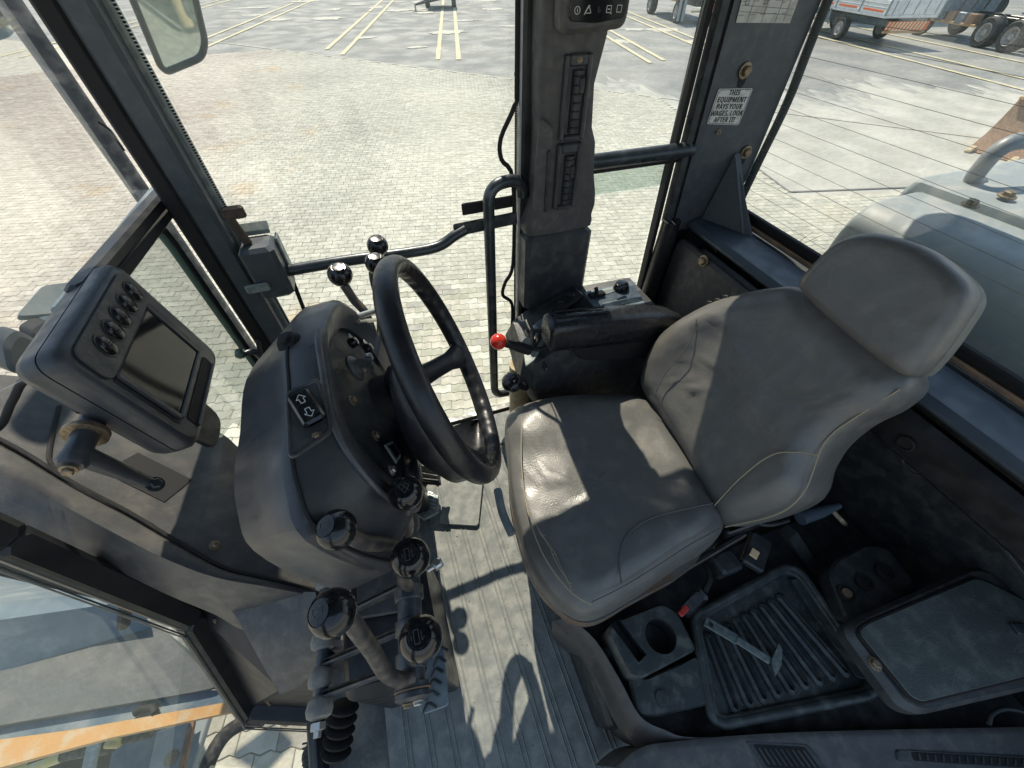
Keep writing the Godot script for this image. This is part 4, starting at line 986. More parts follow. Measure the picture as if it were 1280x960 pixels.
	b = Mb.new(); b.tube([V(0.2262, 0.635, -0.7226), V(0.2565, 0.622, -0.7141), V(0.2592, 0.62, -0.7155), V(0.2919, 0.6, -0.7104)], [.010, .012, .0145, .014], 14); obj("stalk", b, M.rubber, rl)
	settle(rl)
	rl = thing("lock_knob", "round black knob with a grey cap at the foot of the right console", "knob")
	b = Mb.new(); b.lathe(V(0.2386, 0.5, -0.7009), V(-.4, 1, .2), [[0, -.02], [.018, -.018], [.028, -.008], [.030, .004], [.026, .014], [.016, .020], [0, .021]], 22, .5); obj("knob", b, M.gloss, rl)
	b = Mb.new(); b.slab(arc(V(0.2386, 0.5, -0.7009) + V(-.4, 1, .2).normalized() * .0195 + V(.004, 0, 0), V(.013, .004, 0), V(0, .0, .014), -1.4, 1.4, 8), V(-.0004, .001, .0002), .0003); obj("cap_label", b, M.plate, rl)
	b = Mb.new(); b.tube([V(0.2415, 0.49, -0.7093), V(.29, .44, -.72)], .012, 10); obj("stem", b, M.rubber, rl)
	settle(rl)

func P_strip(a0: Vector3, a1: Vector3, u: float) -> Vector3: return a0.lerp(a1, (724.0 - u) / 69.0) + V(0, .006, 0)

func pillar_trim():
	var t := thing("pillar_trim", "grey brown moulded trim of the middle pillar with two vents", "trim panel")
	var b := Mb.new()
	# sections from the top down: [height, front x, rear x, face z]
	var rings := []
	for s in [[1.60, .366, .515, -.90], [1.21, .366, .512, -.90], [1.13, .368, .500, -.905], [1.05, .372, .508, -.905], [1.018, .372, .522, -.905], [.95, .370, .530, -.905], [.90, .368, .543, -.905], [.872, .362, .546, -.905], [.845, .352, .541, -.905], [.83, .350, .545, -.905], [.815, .350, .543, -.905]]:
		var y: float = s[0]
		var r := .022
		rings.append([V(s[1], y, -.965), V(s[1], y, s[3] - r), V(s[1] + r * .3, y, s[3] - r * .3), V(s[1] + r, y, s[3]), V(lerpf(s[1], s[2], .5), y, s[3] + .003), V(s[2] - r, y, s[3]), V(s[2] - r * .3, y, s[3] - r * .3), V(s[2], y, s[3] - r), V(s[2], y, -.965)])
	b.loft(rings, true, true, true, .5); obj("upper_cover", b, M.trim, t)
	b = Mb.new(); b.box(V(.446, .69, -.935), V(.195, .24, .07), .012); obj("lower_cover", b, M.plastic, t)
	b = Mb.new(); b.slab(rounded([V(.366, 1.085, -.899), V(.398, 1.065, -.899), V(.398, .90, -.899), V(.37, .865, -.899), V(.356, .865, -.899)], .01), V(0, 0, .004), .002); obj("edge_flange", b, M.trim, t)
	b = Mb.new(); b.box(V(.392, .95, -.8935), V(.008, .14, .006), .002); obj("slot_strip", b, M.dark_plastic, t)
	# vents: frame, louvre barrel, slats
	for k in 2:
		var y0: float = [1.110, .955][k]
		var x0: float = [.444, .443][k]
		b = Mb.new()
		var h: float = [.150, .148][k]
		b.box(V(x0 - .0245, y0, -.897), V(.010, h, .016), .003); b.box(V(x0 + .0245, y0, -.897), V(.010, h, .016), .003)
		b.box(V(x0, y0 + h * .5 - .010, -.897), V(.040, .020, .015), .003); b.box(V(x0, y0 - h * .5 + .005, -.897), V(.040, .010, .015), .003); b.box(V(x0, y0, -.902), V(.042, h - .01, .006), .001)
		var vt := obj("air_vent", b, M.plastic, t)
		b = Mb.new(); b.tube([V(x0 + .003, y0 + h * .5 - .026, -.899), V(x0 + .003, y0 - h * .5 + .014, -.899)], .0125, 14); obj("louvre_drum", b, M.dark_plastic, vt)
		for i in 7:
			b = Mb.new(); b.box(V(x0 + .003, y0 - .050 + i * .0150, -.888), V(.020, .0022, .008), .0008); obj("slat", b, M.dark_plastic, vt)
		b = Mb.new(); b.box(V(x0 + .008, y0 + .025 - .01 * k, -.885), V(.012, .03, .006), .003); obj("vent_tab", b, M.dark_plastic, vt)
		if k == 0: bolt(V(x0, y0 + h * .5 - .010, -.8895), V(0, 0, 1), .0035, vt)
	settle(t)
	var s := thing("switch_panel", "dark switch panel with white symbols at the top of the middle pillar", "switch panel")
	b = Mb.new(); b.slab(rounded([V(.376, 1.42, -.90), V(.518, 1.42, -.90), V(.518, 1.222, -.90), V(.385, 1.215, -.90)], .02, 6), V(0, 0, .045), .010); obj("housing", b, M.trim, s)
	b = Mb.new(); b.slab(rounded([V(.396, 1.40, -.856), V(.508, 1.40, -.856), V(.506, 1.238, -.856), V(.45, 1.232, -.856), V(.396, 1.236, -.856)], .008), V(0, 0, .004), .002); var f := obj("face", b, M.screen, s)
	for r_ in 4:
		for c in 5:
			b = Mb.new()
			var o := V(.410 + c * .0205, 1.250 + r_ * .0235, -.8515)
			var kind := (c + r_ * 2) % 5
			if kind == 0: b.tube(arc(o, V(.005, 0, 0), V(0, .005, 0), 0, TAU, 16), .0007, 5); b.box(o, V(.0012, .005, .0008), .0002)
			elif kind == 1:
				var ps := [o + V(-.006, -.004, 0), o + V(.006, -.004, 0), o + V(.001, .006, 0), o + V(-.006, -.004, 0)]
				for i in 3: b.beam(ps[i], ps[i + 1], .001, .0008, .0002, V(0, 0, 1))
				b.beam(o + V(-.007, -.006, 0), o + V(.003, .006, 0), .001, .0008, .0002, V(0, 0, 1))
			elif kind == 2: b.box(o, V(.0014, .009, .0008), .0002); b.box(o + V(.003, -.002, 0), V(.0014, .004, .0008), .0002)
			else:
				for e in [[-1, -1, 1, -1], [1, -1, 1, 1], [1, 1, -1, 1], [-1, 1, -1, -1]]: b.beam(o + V(e[0], e[1], 0) * .0045, o + V(e[2], e[3], 0) * .0045, .001, .0008, .0002, V(0, 0, 1))
				if kind == 3: b.box(o, V(.005, .0012, .0008), .0002); b.box(o + V(.005, -.006, 0), V(.003, .0012, .0008), .0002)
			obj("symbol", b, M.icon if c != 2 or r_ > 0 else M.icon_dim, f)
	settle(s)

func monitor():
	var t := thing("display_monitor", "dark grey display monitor with five oval buttons above the screen", "monitor")
	var n := V(.985, .17, 0)
	var up := V(-.17, .985, 0)
	var z := V(0, 0, 1)
	var c := V(-.379, .905, -.588)
	var bb := Basis(z, up, z.cross(up))            # x across, y up, z out of the screen (towards +x)
	if bb.z.dot(n) < 0: bb = Basis(-z, up, n)
	var at := func(x, y, d): return c + V(0, 0, 1) * x + up * y + n * d
	var b := Mb.new()
	var outl := func(w, h, d): return rounded([at.call(-w, -h, d), at.call(w, -h, d), at.call(w, h, d), at.call(-w, h, d)], .024, 5)
	b.loft([outl.call(.092, .088, -.066), outl.call(.108, .104, -.056), outl.call(.112, .107, -.045), outl.call(.114, .109, -.0265)], true, true, true, .6)
	var hs := obj("rear_shell", b, M.monitor, t)
	b = Mb.new(); b.loft([outl.call(.114, .109, -.0245), outl.call(.114, .109, -.010), outl.call(.110, .105, -.002), outl.call(.104, .099, .0)], true, true, true, .6)
	var bz := obj("bezel", b, M.monitor, t)
	# raised surround left, right, below and button field above the recessed screen
	b = Mb.new()
	b.slab(rounded([at.call(-.098, .044, .0005), at.call(.098, .044, .0005), at.call(.094, .097, .0005), at.call(-.094, .097, .0005)], .014), n * .0035, .001)
	var bf := obj("button_field", b, M.plastic, bz)
	b = Mb.new(); b.slab(rounded([at.call(-.086, -.066, .0003), at.call(.092, -.066, .0003), at.call(.092, .042, .0003), at.call(-.086, .042, .0003)], .004), n * .001, .0003); var sr := obj("screen_surround", b, M.dark_plastic, bz)
	b = Mb.new(); b.slab(rounded([at.call(-.068, -.058, .0014), at.call(.080, -.058, .0014), at.call(.080, .040, .0014), at.call(-.068, .040, .0014)], .003), n * .0008, .0003); obj("screen", b, M.screen, sr)
	b = Mb.new()
	var fr: Array = [at.call(.082, .043, .003), at.call(.082, -.064, .003), at.call(-.072, -.064, .003), at.call(-.072, .043, .003)]
	b.beam(fr[0], fr[1], .010, .005, .002, n); b.beam(fr[1], fr[2], .008, .004, .002, n); b.beam(fr[2], fr[3], .008, .004, .002, n)
	obj("screen_rim", b, M.monitor, bz)
	b = Mb.new(); b.slab(rounded([at.call(-.074, -.094, .0004), at.call(.074, -.094, .0004), at.call(.074, -.074, .0004), at.call(-.074, -.074, .0004)], .006), n * .0008, .0003); obj("lower_slot", b, M.rubber, bz)
	b = Mb.new(); b.beam(at.call(-.074, -.097, .002), at.call(.074, -.097, .002), .006, .004, .0015, n); obj("slot_lip", b, M.monitor, bz)
	for i in 5:
		var x := -.076 + i * .0318
		b = Mb.new()
		var rg := []
		for L in [[1.25, .0042], [1.25, .0052], [1.08, .0052], [1.0, .0046]]:
			rg.append(arc(at.call(x, .069, L[1]), V(0, 0, 1) * (.0118 * L[0]), up * (.0145 * L[0]), 0, TAU, 20).slice(0, 20))
		b.loft(rg, false, false, true, .6); obj("button_ring", b, M.dark_plastic, bf)
		b = Mb.new(); rg = []
		for L in [[1.0, .003], [.98, .0065], [.8, .0085], [.5, .0094], [.1, .0098]]:
			rg.append(arc(at.call(x, .069, L[1]), V(0, 0, 1) * (.0118 * L[0]), up * (.0145 * L[0]), 0, TAU, 20).slice(0, 20))
		b.loft(rg, true, true, true, .3); var bu := obj("button", b, M.gloss, bf)
		b = Mb.new()
		var o: Vector3 = at.call(x, .067, .0101)
		b.beam(o - V(0, 0, .004), o + V(0, 0, .004), .0008, .0005, .0001, n)
		if i > 0: b.beam(o + up * .005, o - up * .003, .0008, .0005, .0001, n)
		if i > 1: b.beam(o + up * .004 + V(0, 0, .004), o - V(0, 0, .004), .0008, .0005, .0001, n)
		if i == 4: b.beam(o + up * .004 + V(0, 0, .004), o + up * .004 - V(0, 0, .004), .0008, .0005, .0001, n)
		obj("symbol", b, M.icon_dim, bu)
	b = Mb.new(); b.tube(spline([at.call(.10, .02, -.06), V(-0.5, 0.9381, -0.544), V(-0.54, 0.9117, -0.5437), V(-0.57, 0.884, -0.5322), V(-0.58, 0.8861, -0.513)], 6), .005, 8); obj("cable", b, M.rubber, t)
	# bracket and clamp arm
	b = Mb.new(); b.slab(rounded([at.call(-.05, -.105, -.05), at.call(.05, -.105, -.05), at.call(.04, -.20, -.05), at.call(-.04, -.20, -.05)], .03), n * -.008, .002); obj("mount_plate", b, M.dark_plastic, t)
	var e0: Vector3 = V(-0.44, 0.8953, -0.5238)
	var e1: Vector3 = V(-0.44, 0.8973, -0.4169)
	var e2: Vector3 = V(-0.44, 0.767, -0.4553)
	b = Mb.new(); b.tube([e0, e1.lerp(e0, .55), e1], .014, 16); b.lathe(e1.lerp(e0, .1), e1 - e0, [[0, 0], [.015, 0], [.016, .012], [.012, .018], [0, .018]], 16); var ar := obj("clamp_arm", b, M.monitor, t)
	b = Mb.new(); b.tube([e1.lerp(e0, .12), e2], [.014, .009], 12); obj("clamp_handle", b, M.monitor, t)
	b = Mb.new(); b.lathe(e1.lerp(e0, .42), e0 - e1, [[.013, -.003], [.024, -.003], [.024, .003], [.013, .003]], 20); obj("washer", b, M.bolt, ar)
	bolt(e1 + (e1 - e0).normalized() * .012, e1 - e0, .006, ar)
	bolt(e2 + V(.008, .004, .006), V(.7, .7, .2), .008, t, M.rail)
	settle(t)

func left_side():
	var b: Mb
	# moulded base beside the seat
	var t := thing("seat_base_console", "dark moulded housing round the seat base beside the cup holder", "console")
	b = Mb.new()
	var f0: Array = spline([V(0.1516, 0.27, -0.1532), V(0.1913, 0.27, -0.0799), V(0.2025, 0.27, -0.0007), V(0.2107, 0.27, 0.0607), V(0.232, 0.27, 0.1059), V(0.3002, 0.27, 0.1413), V(0.5367, 0.27, 0.2035), V(0.9962, 0.27, 0.3537)], 4)
	var f1: Array = spline([V(0.188, 0.3, -0.1417), V(0.2239, 0.3, -0.0835), V(0.2408, 0.3, -0.0026), V(0.2502, 0.3, 0.0617), V(0.2842, 0.3, 0.0949), V(0.3367, 0.3, 0.1251), V(0.5342, 0.3, 0.185), V(0.9885, 0.3, 0.3321)], 4)
	var f2: Array = moved(f0, V(.02, -.26, .0))
	b.loft([f2, f0, f1], false, false, false, .3)
	obj("rim", b, M.nose, t)
	b = Mb.new(); b.slab([V(.20, .02, -.17), V(.20, .02, .06), V(.34, .02, .14), V(.50, .02, .40), V(1.09, .02, .44), V(1.09, .02, -.17)], V(0, .19, 0), .01); obj("tray_floor", b, M.dark_plastic, t)
	settle(t)
	# cup holder: cut from a block
	t = thing("cup_holder", "dusty black two level cup holder tray by the seat", "cup holder")
	var top: Array = rounded([V(0.246, 0.335, -0.0861), V(0.2687, 0.335, -0.0992), V(0.3936, 0.335, -0.0967), V(0.416, 0.335, -0.0737), V(0.4138, 0.335, 0.0047), V(0.2711, 0.335, 0.0106), V(0.2522, 0.335, -0.0013)], .012)
	var hole: Vector3 = V(0.3537, 0.335, -0.0416)
	var cg := CSGCombiner3D.new(); cg.name = "upper_tray"; t.add_child(cg, true)
	var m1 := CSGMesh3D.new(); b = Mb.new(); b.slab(top, V(0, -.09, 0), .006); m1.mesh = b.mesh(); m1.material = M.tray; cg.add_child(m1)
	var cy := CSGCylinder3D.new(); cy.radius = .033; cy.height = .10; cy.sides = 28; cy.position = hole + V(0, -.015, 0); cy.operation = CSGShape3D.OPERATION_SUBTRACTION; cy.material = M.dark_plastic; cg.add_child(cy)
	var bxs := CSGBox3D.new(); bxs.size = V(.024, .06, .080); bxs.position = V(0.2846, 0.335, -0.0574) + V(0, -.01, 0); bxs.basis = Basis(V(0, 1, 0), .28); bxs.operation = CSGShape3D.OPERATION_SUBTRACTION; bxs.material = M.dark_plastic; cg.add_child(bxs)
	var low: Array = rounded([V(0.266, 0.29, -0.0123), V(0.2866, 0.29, 0.0122), V(0.3968, 0.29, 0.0143), V(0.4304, 0.29, 0.0135), V(0.4251, 0.29, 0.0902), V(0.4058, 0.29, 0.0945), V(0.269, 0.29, 0.0718), V(0.2471, 0.29, 0.0591)], .012)
	b = Mb.new(); b.slab(low, V(0, -.07, 0), .006); var lo := obj("lower_tray", b, M.tray, t)
	b = Mb.new(); b.lathe(V(0.3113, 0.292, 0.0516), V(0, 1, 0), [[0, 0], [.014, 0], [.014, .002], [.012, .003], [0, .003]], 20); obj("plug", b, M.dark_plastic, lo)
	bolt(V(0.2407, 0.27, -0.0552), V(-.6, .6, .3), .008, t, M.rail)
	settle(t)
	# ribbed tray
	t = thing("ribbed_tray", "dusty dark tray with parallel ribs left of the seat", "tray")
	var o: Array = rounded([V(0.4626, 0.285, -0.0513), V(0.7493, 0.285, -0.0729), V(0.7786, 0.285, -0.0509), V(0.7638, 0.285, 0.1771), V(0.7317, 0.285, 0.1888), V(0.4067, 0.285, 0.1289), V(0.3901, 0.285, 0.1129)], .015)
	b = Mb.new(); b.slab(moved(o, V(0, -.012, 0)), V(0, -.02, 0), .004); obj("base", b, M.tray, t)
	b = Mb.new()
	var rim := o.duplicate(); rim.append(o[0])
	b.tube(rim, .010, 8); b.tube(scaled(rim, .95, V(0, -.004, 0)), .009, 8); obj("rim", b, M.tray, t)
	for i in 9:
		var f := i / 8.0
		b = Mb.new(); b.beam(V(0.4789, 0.279, -0.0164).lerp(V(0.6915, 0.279, -0.0284), f), V(0.4469, 0.279, 0.1242).lerp(V(0.717, 0.279, 0.152), f), .021, .012, .006); obj("rib", b, M.tray, t)
	b = Mb.new(); b.slab(rounded([V(0.7402, 0.279, -0.0461), V(0.7684, 0.279, -0.0365), V(0.7577, 0.279, 0.1717), V(0.7276, 0.279, 0.1585)], .01), V(0, .006, 0), .002); obj("side_strip", b, M.tray, t)
	settle(t)
	t = thing("steel_bar", "grey steel strap with a hole lying across the ribbed tray", "steel strap")
	b = Mb.new(); b.beam(V(0.4757, 0.305, -0.0361), V(0.5185, 0.31, 0.0183), .022, .004, .0015); b.beam(V(0.5157, 0.311, 0.0159), V(0.5603, 0.305, 0.0717), .016, .007, .002); obj("strap", b, M.strap, t)
	b = Mb.new(); b.slab(arc(V(0.4824, 0.3092, -0.0247), V(.005, 0, 0), V(0, 0, .005), 0, TAU, 12), V(0, .0005, 0), .0001); obj("hole", b, M.rubber, t)
	b = Mb.new(); b.slab(rounded([V(0.5631, 0.3, 0.0721), V(0.6044, 0.3, 0.0508), V(0.6028, 0.3, 0.0643), V(0.5796, 0.3, 0.0866), V(0.5523, 0.3, 0.0977)], .004), V(0, .006, 0), .002); obj("hook", b, M.strap, t)
	settle(t)
	# storage box with lid
	t = thing("storage_box", "dark storage box with a scuffed recessed lid behind the ribbed tray", "storage box")
	o = rounded([V(0.6915, 0.4, 0.0707), V(0.7425, 0.4, 0.0639), V(1.0868, 0.4, 0.0745), V(1.1568, 0.4, 0.1653), V(1.0372, 0.4, 0.2767), V(0.7138, 0.4, 0.2206), V(0.6874, 0.4, 0.1998)], .03, 6)
	b = Mb.new(); b.slab(o, V(0, -.05, 0), .012); obj("box", b, M.plastic, t)
	o = rounded([V(0.7075, 0.403, 0.0826), V(0.7384, 0.403, 0.0783), V(1.0464, 0.403, 0.0899), V(1.1041, 0.403, 0.1721), V(1.0215, 0.403, 0.2534), V(0.7222, 0.403, 0.2046), V(0.7093, 0.403, 0.1929)], .02, 6)
	b = Mb.new(); b.slab(o, V(0, .006, 0), .004); var li := obj("lid", b, M.lid, t)
	b = Mb.new(); b.box(V(1.0197, 0.412, 0.1846), V(.03, .008, .02), .002, Basis(V(0, 1, 0), -.3)); obj("latch", b, M.rail, li)
	b = Mb.new()
	var ro := o.duplicate(); ro.append(o[0]); b.tube(moved(ro, V(0, .001, 0)), .004, 6); obj("lid_seal", b, M.rubber, li)
	bolt(V(0.6957, 0.402, 0.1345), V(0, 1, 0), .008, t)
	settle(t)
	# socket panel
	t = thing("socket_panel", "small dark panel with round power sockets below the rear wall", "socket panel")
	o = rounded([V(0.8074, 0.33, -0.0237), V(0.8464, 0.33, -0.0413), V(0.9562, 0.33, -0.0444), V(1.0001, 0.33, -0.0211), V(0.9812, 0.33, 0.0705), V(0.7798, 0.33, 0.0706), V(0.7662, 0.33, 0.0578)], .02)
	b = Mb.new(); b.slab(o, V(0, -.05, 0), .006); obj("plate", b, M.dark_plastic, t)
	for p in [V(0.8052, 0.332, 0.0236), V(0.8665, 0.332, 0.0193), V(0.9319, 0.332, 0.0174)]:
		b = Mb.new(); b.lathe(p, V(0, 1, 0), [[.010, 0], [.019, 0], [.019, .006], [.013, .007], [.012, .001], [0, .001]], 18); obj("socket", b, M.rubber, t)
	b = Mb.new(); b.lathe(V(0.8036, 0.334, 0.0235), V(0, 1, 0), [[0, 0], [.011, 0], [.010, .008], [0, .009]], 14); obj("plug", b, M.rust, t)
	settle(t)
	# left ledge with its vents
	t = thing("left_ledge", "dusty brown left window ledge with two slotted vents", "ledge")
	b = Mb.new()
	var e0: Array = spline([V(0.1682, 0.3, 0.1125), V(0.2254, 0.3, 0.1029), V(0.3044, 0.3, 0.119), V(0.5352, 0.3, 0.184), V(1.0212, 0.3, 0.3407)], 4)
	var e1: Array = []
	for p in e0: e1.append(p + V(.0, .004, .012))
	var e2: Array = []
	for p in e0: e2.append(p + V(.0, -.012, .12))
	var e3: Array = moved(e0, V(0, -.28, .01))
	b.loft([e3, e0, e1, e2, moved(e2, V(0, -.02, .3))], false, false, false, .6); obj("moulding", b, M.nose, t)
	for k in 2:
		var q: Array = [[V(0.4204, 0.297, 0.1585), V(0.5348, 0.297, 0.2023), V(0.5413, 0.297, 0.2488), V(0.4241, 0.297, 0.2021)], [V(0.6862, 0.297, 0.2623), V(0.9418, 0.297, 0.3611), V(0.9227, 0.297, 0.3718), V(0.6774, 0.297, 0.2757)]][k]
		b = Mb.new(); b.slab(rounded(q, .006), V(0, .008, 0), .003); var vn := obj("vent", b, M.plastic, t)
		b = Mb.new(); b.slab(rounded(scaled(q, .8, V(0, .0075, 0)), .004), V(0, .001, 0), .0003); obj("vent_opening", b, M.rubber, vn)
		for i in (9 if k == 0 else 14):
			var f := (i + .5) / (9.0 if k == 0 else 14.0)
			b = Mb.new(); b.beam(q[0].lerp(q[1], .12 + .76 * f).lerp(q[3].lerp(q[2], .12 + .76 * f), .2) + V(0, .009, 0), q[0].lerp(q[1], .12 + .76 * f).lerp(q[3].lerp(q[2], .12 + .76 * f), .8) + V(0, .009, 0), .003, .004, .001); obj("slat", b, M.plastic, vn)
	b = Mb.new(); b.tube(spline([V(0.873, 0.33, 0.2868), V(0.8943, 0.33, 0.2791), V(0.9273, 0.33, 0.2815), V(0.9575, 0.33, 0.2968), V(0.976, 0.33, 0.3132)], 5), .004, 8); obj("hinge_loop", b, M.dark_plastic, t)
	settle(t)
	# left lower front window
	t = thing("left_front_window", "lower left front window in a heavy black frame", "window")
	var fr: Array = [V(-0.5872, 0.8, -0.4048) + (V(-0.5872, 0.8, -0.4048) - V(-0.5655, 0.42, -0.3743)) * .5, V(-0.5872, 0.8, -0.4048), V(-0.5655, 0.42, -0.3743), V(-0.6025, 0.08, -0.2447), V(-0.4712, 0, -0.1941), V(-.44, .0, .22), V(-.40, 1.0, .24)]
	b = Mb.new()
	for i in fr.size() - 1: b.beam(fr[i], fr[i + 1] + (fr[i + 1] - fr[i]).normalized() * .012, .045, .035, .008, V(.8, .2, .4))
	var fo := obj("frame", b, M.black_paint, t)
	b = Mb.new()
	for i in 4: b.beam(fr[i] + V(-.006, -.01, .032), fr[i + 1] + V(-.006, -.01, .032), .006, .008, .002, V(.8, .2, .4))
	obj("frame_trim", b, M.rail, fo)
	b = Mb.new()
	var ctr := V(-.5, .5, -.05)
	var gl: Array = [fr[1], fr[2], fr[3], fr[4], V(-.44, .02, .24), V(-.50, .78, .24)]
	for i in gl.size(): b.tri(ctr, gl[i], gl[(i + 1) % gl.size()])
	b.end(2.0)
	obj("window_pane", b, M.haze_tinted_glass, t)
	b = Mb.new(); b.beam(V(-0.82, 0.62, -0.513), V(-0.6719, 0.42, -0.4412), .022, .018, .004); b.beam(V(-0.6482, 0.48, -0.4192), V(-0.7016, 0.4, -0.4065), .018, .02, .006); obj("wiper", b, M.rubber, t)
	settle(t)
	t = thing("rubber_bellows", "black rubber bellows by the foot of the left lever bank", "bellows")
	for i in 5:
		b = Mb.new(); b.lathe(V(-0.3594, 0.14, -0.1661).lerp(V(-0.393, 0.1, -0.0954), i / 4.0), V(-0.393, 0.1, -0.0954) - V(-0.3594, 0.14, -0.1661), [[0, -.008], [.027, -.008], [.034, 0], [.027, .008], [0, .008]], 20, .5); obj("fold", b, M.rubber, t)
	settle(t)

func outside_machine():
	# engine hood behind the cab
	var t := thing("engine_hood", "dusty blue grey engine hood behind the rear window", "hood")
	var b := Mb.new()
	var rings := []
	for s in [[1.232, .60, .345], [1.238, .80, .352], [1.255, .832, .357], [1.285, .853, .360], [1.32, .860, .362], [1.46, .862, .366]]:
		var g := []
		for q in [[-1, -1.3], [-1, -.06], [-.992, -.025], [-.965, -.006], [-.92, 0], [-.4, .006], [0, .008], [.4, .006], [.92, 0], [.965, -.006], [.992, -.025], [1, -.06], [1, -1.3]]:
			g.append(V(s[0], s[1] + q[1] * (1.0 if q[1] > -1 else .7), -.37 + q[0] * s[2] * .98))
		rings.append(g)
	b.loft(rings, true, true, false, .5); var h := obj("cover", b, M.hood, t)
	b = Mb.new(); rings = []
	for s in [[1.455, .85, .385], [1.462, .880, .39], [1.49, .888, .395], [2.4, .89, .40], [3.9, .86, .40], [4.0, .8, .38]]:
		var g := []
		for q in [[-1, -1.3], [-1, -.06], [-.992, -.025], [-.965, -.006], [-.92, 0], [-.4, .006], [0, .008], [.4, .006], [.92, 0], [.965, -.006], [.992, -.025], [1, -.06], [1, -1.3]]:
			g.append(V(s[0], s[1] + q[1], -.37 + q[0] * s[2] * .98))
		rings.append(g)
	b.loft(rings, true, true, false, .5); var h2 := obj("rear_cover", b, M.hood, t)
	b = Mb.new(); b.box(V(2.02, .90, -.37), V(.06, .012, .74), .004); obj("panel_lap", b, M.hood, h2)
	for p in [V(1.3729, 0.9, -0.5514), V(1.5139, 0.9, -0.5561)]: bolt(p, V(0, 1, 0), .013, h2, M.bolt)
	settle(t)
	b = Mb.new(); b.tube(rounded([V(1.555, .88, -.665), V(1.555, .985, -.665), V(1.90, 1.005, -.60), V(3.0, 1.005, -.60), V(3.0, .88, -.60)], .07, 8), .020, 14)
	solo("hood_handrail", b, M.handrail, "grey tubular handrail standing on the engine hood", "handrail")
	# mirrors and their post
	t = thing("side_mirror", "large framed rear view mirror outside the right front window", "mirror")
	var mc: Array = [V(-.93, 1.42, -2.02)]
	var poly: Array = [V(-0.5178, 1.3245, -1.8569), V(-0.5713, 1.0538, -1.9279), V(-0.5628, 1.0393, -1.9362), V(-0.4488, 1.0659, -1.9725), V(-0.4153, 1.106, -1.9721), V(-0.3484, 1.3393, -1.9191)]
	var mn: Vector3 = V(.35, -.30, .88).normalized()
	b = Mb.new(); b.slab(rounded(scaled(poly, 1.02), .03), mn * -.05, .012); obj("shell", b, M.black_paint, t)
	b = Mb.new()
	var e := rounded(scaled(poly, .98, mn * .004), .035); e.append(e[0]); b.tube(e, .010, 8); obj("rim", b, M.black_paint, t)
	b = Mb.new(); b.slab(rounded(scaled(poly, .95, mn * .002), .03), mn * .002, .0005); obj("mirror_glass", b, M.mirror, t)
	settle(t)
	t = thing("round_mirror", "small greenish mirror with rounded corner at the upper left", "mirror")
	poly = [V(-1.2111, 1.2685, -2.4794), V(-1.0497, 1.2644, -2.5651), V(-1.1304, 1.1387, -2.5594), V(-1.1851, 1.082, -2.5473), V(-1.3957, 1.0388, -2.4496)]
	mn = V(.45, -.25, .86).normalized()
	b = Mb.new(); b.slab(rounded(poly, .03), mn * -.03, .006); obj("shell", b, M.machine, t)
	b = Mb.new(); b.slab(rounded(scaled(poly, .96, mn * .001), .03), mn * .0015, .0004); obj("mirror_glass", b, M.mirror, t)
	settle(t)
	t = thing("mirror_post", "worn dark tubular post outside the right front window with a loose wire", "post")
	b = Mb.new(); b.tube([V(-.575, 1.75, -1.30), V(-.575, 1.2, -1.30), V(-.575, .3, -1.31), V(-.575, -.3, -1.31)], .0215, 14); obj("tube", b, worn(lin(.05, .055, .062), lin(.20, .19, .18), .5, 2.4, 60, 0.0, 0.0, 0.0, .5, .7), t)
	b = Mb.new(); b.tube(spline([V(-0.55, 1.0615, -1.2681), V(-0.54, 1.0418, -1.2742), V(-0.53, 1.0231, -1.2505), V(-0.53, 1.0062, -1.2516)], 4), .0028, 6); obj("loose_wire", b, M.rubber, t)
	settle(t)
	# work lamp and bracket plate in front of the cab
	t = thing("bracket_plate", "flat weathered grey bracket plate outside beyond the monitor", "bracket")
	b = Mb.new(); b.slab(rounded([V(-0.85, 0.7596, -1.0396), V(-0.85, 0.7564, -1.1777), V(-0.8, 0.6503, -1.374), V(-0.8, 0.6067, -1.267)], .02), V(-.01, -.012, 0), .003); obj("plate", b, M.hood, t)
	b = Mb.new(); b.slab([V(-0.84, 0.7295, -1.0757), V(-0.82, 0.6637, -1.1955), V(-0.82, 0.6771, -1.0581), V(-0.83, 0.7057, -1.052)], V(-.008, -.008, 0), .002); obj("web", b, M.machine, t)
	settle(t)
	t = thing("work_lamp", "black square work lamp mounted low outside the front window", "lamp")
	b = Mb.new(); b.slab(rounded([V(-0.75, 0.8121, -0.8487), V(-0.75, 0.8075, -0.8993), V(-0.75, 0.7492, -0.9154), V(-0.75, 0.7339, -0.8358), V(-0.75, 0.7749, -0.8003)], .02), V(-.05, .0, -.04), .01); obj("housing", b, M.black_paint, t)
	b = Mb.new(); b.slab(rounded([V(-0.8, 0.7511, -0.9772), V(-0.8, 0.7347, -1.0365), V(-0.8, 0.7041, -1.0563), V(-0.8, 0.6948, -0.9434)], .02), V(-.05, .0, -.04), .01); obj("bracket", b, M.rubber, t)
	settle(t)
	# front frame below the left window
	t = thing("machine_nose", "grey front bodywork of the machine below the left front window", "bodywork")
	var deck: Array = [V(-1.9482, -0.37, -0.7911), V(-1.2, -0.37, -0.7481), V(-0.9118, -0.37, -0.4313), V(-0.9773, -0.37, -0.4399), V(-1.5796, -0.37, -0.5492), V(-1.9365, -0.37, -0.6121)]
	b = Mb.new(); b.slab(rounded(deck, .03), V(0, -.03, 0), .006); obj("deck_plate", b, M.deck, t)
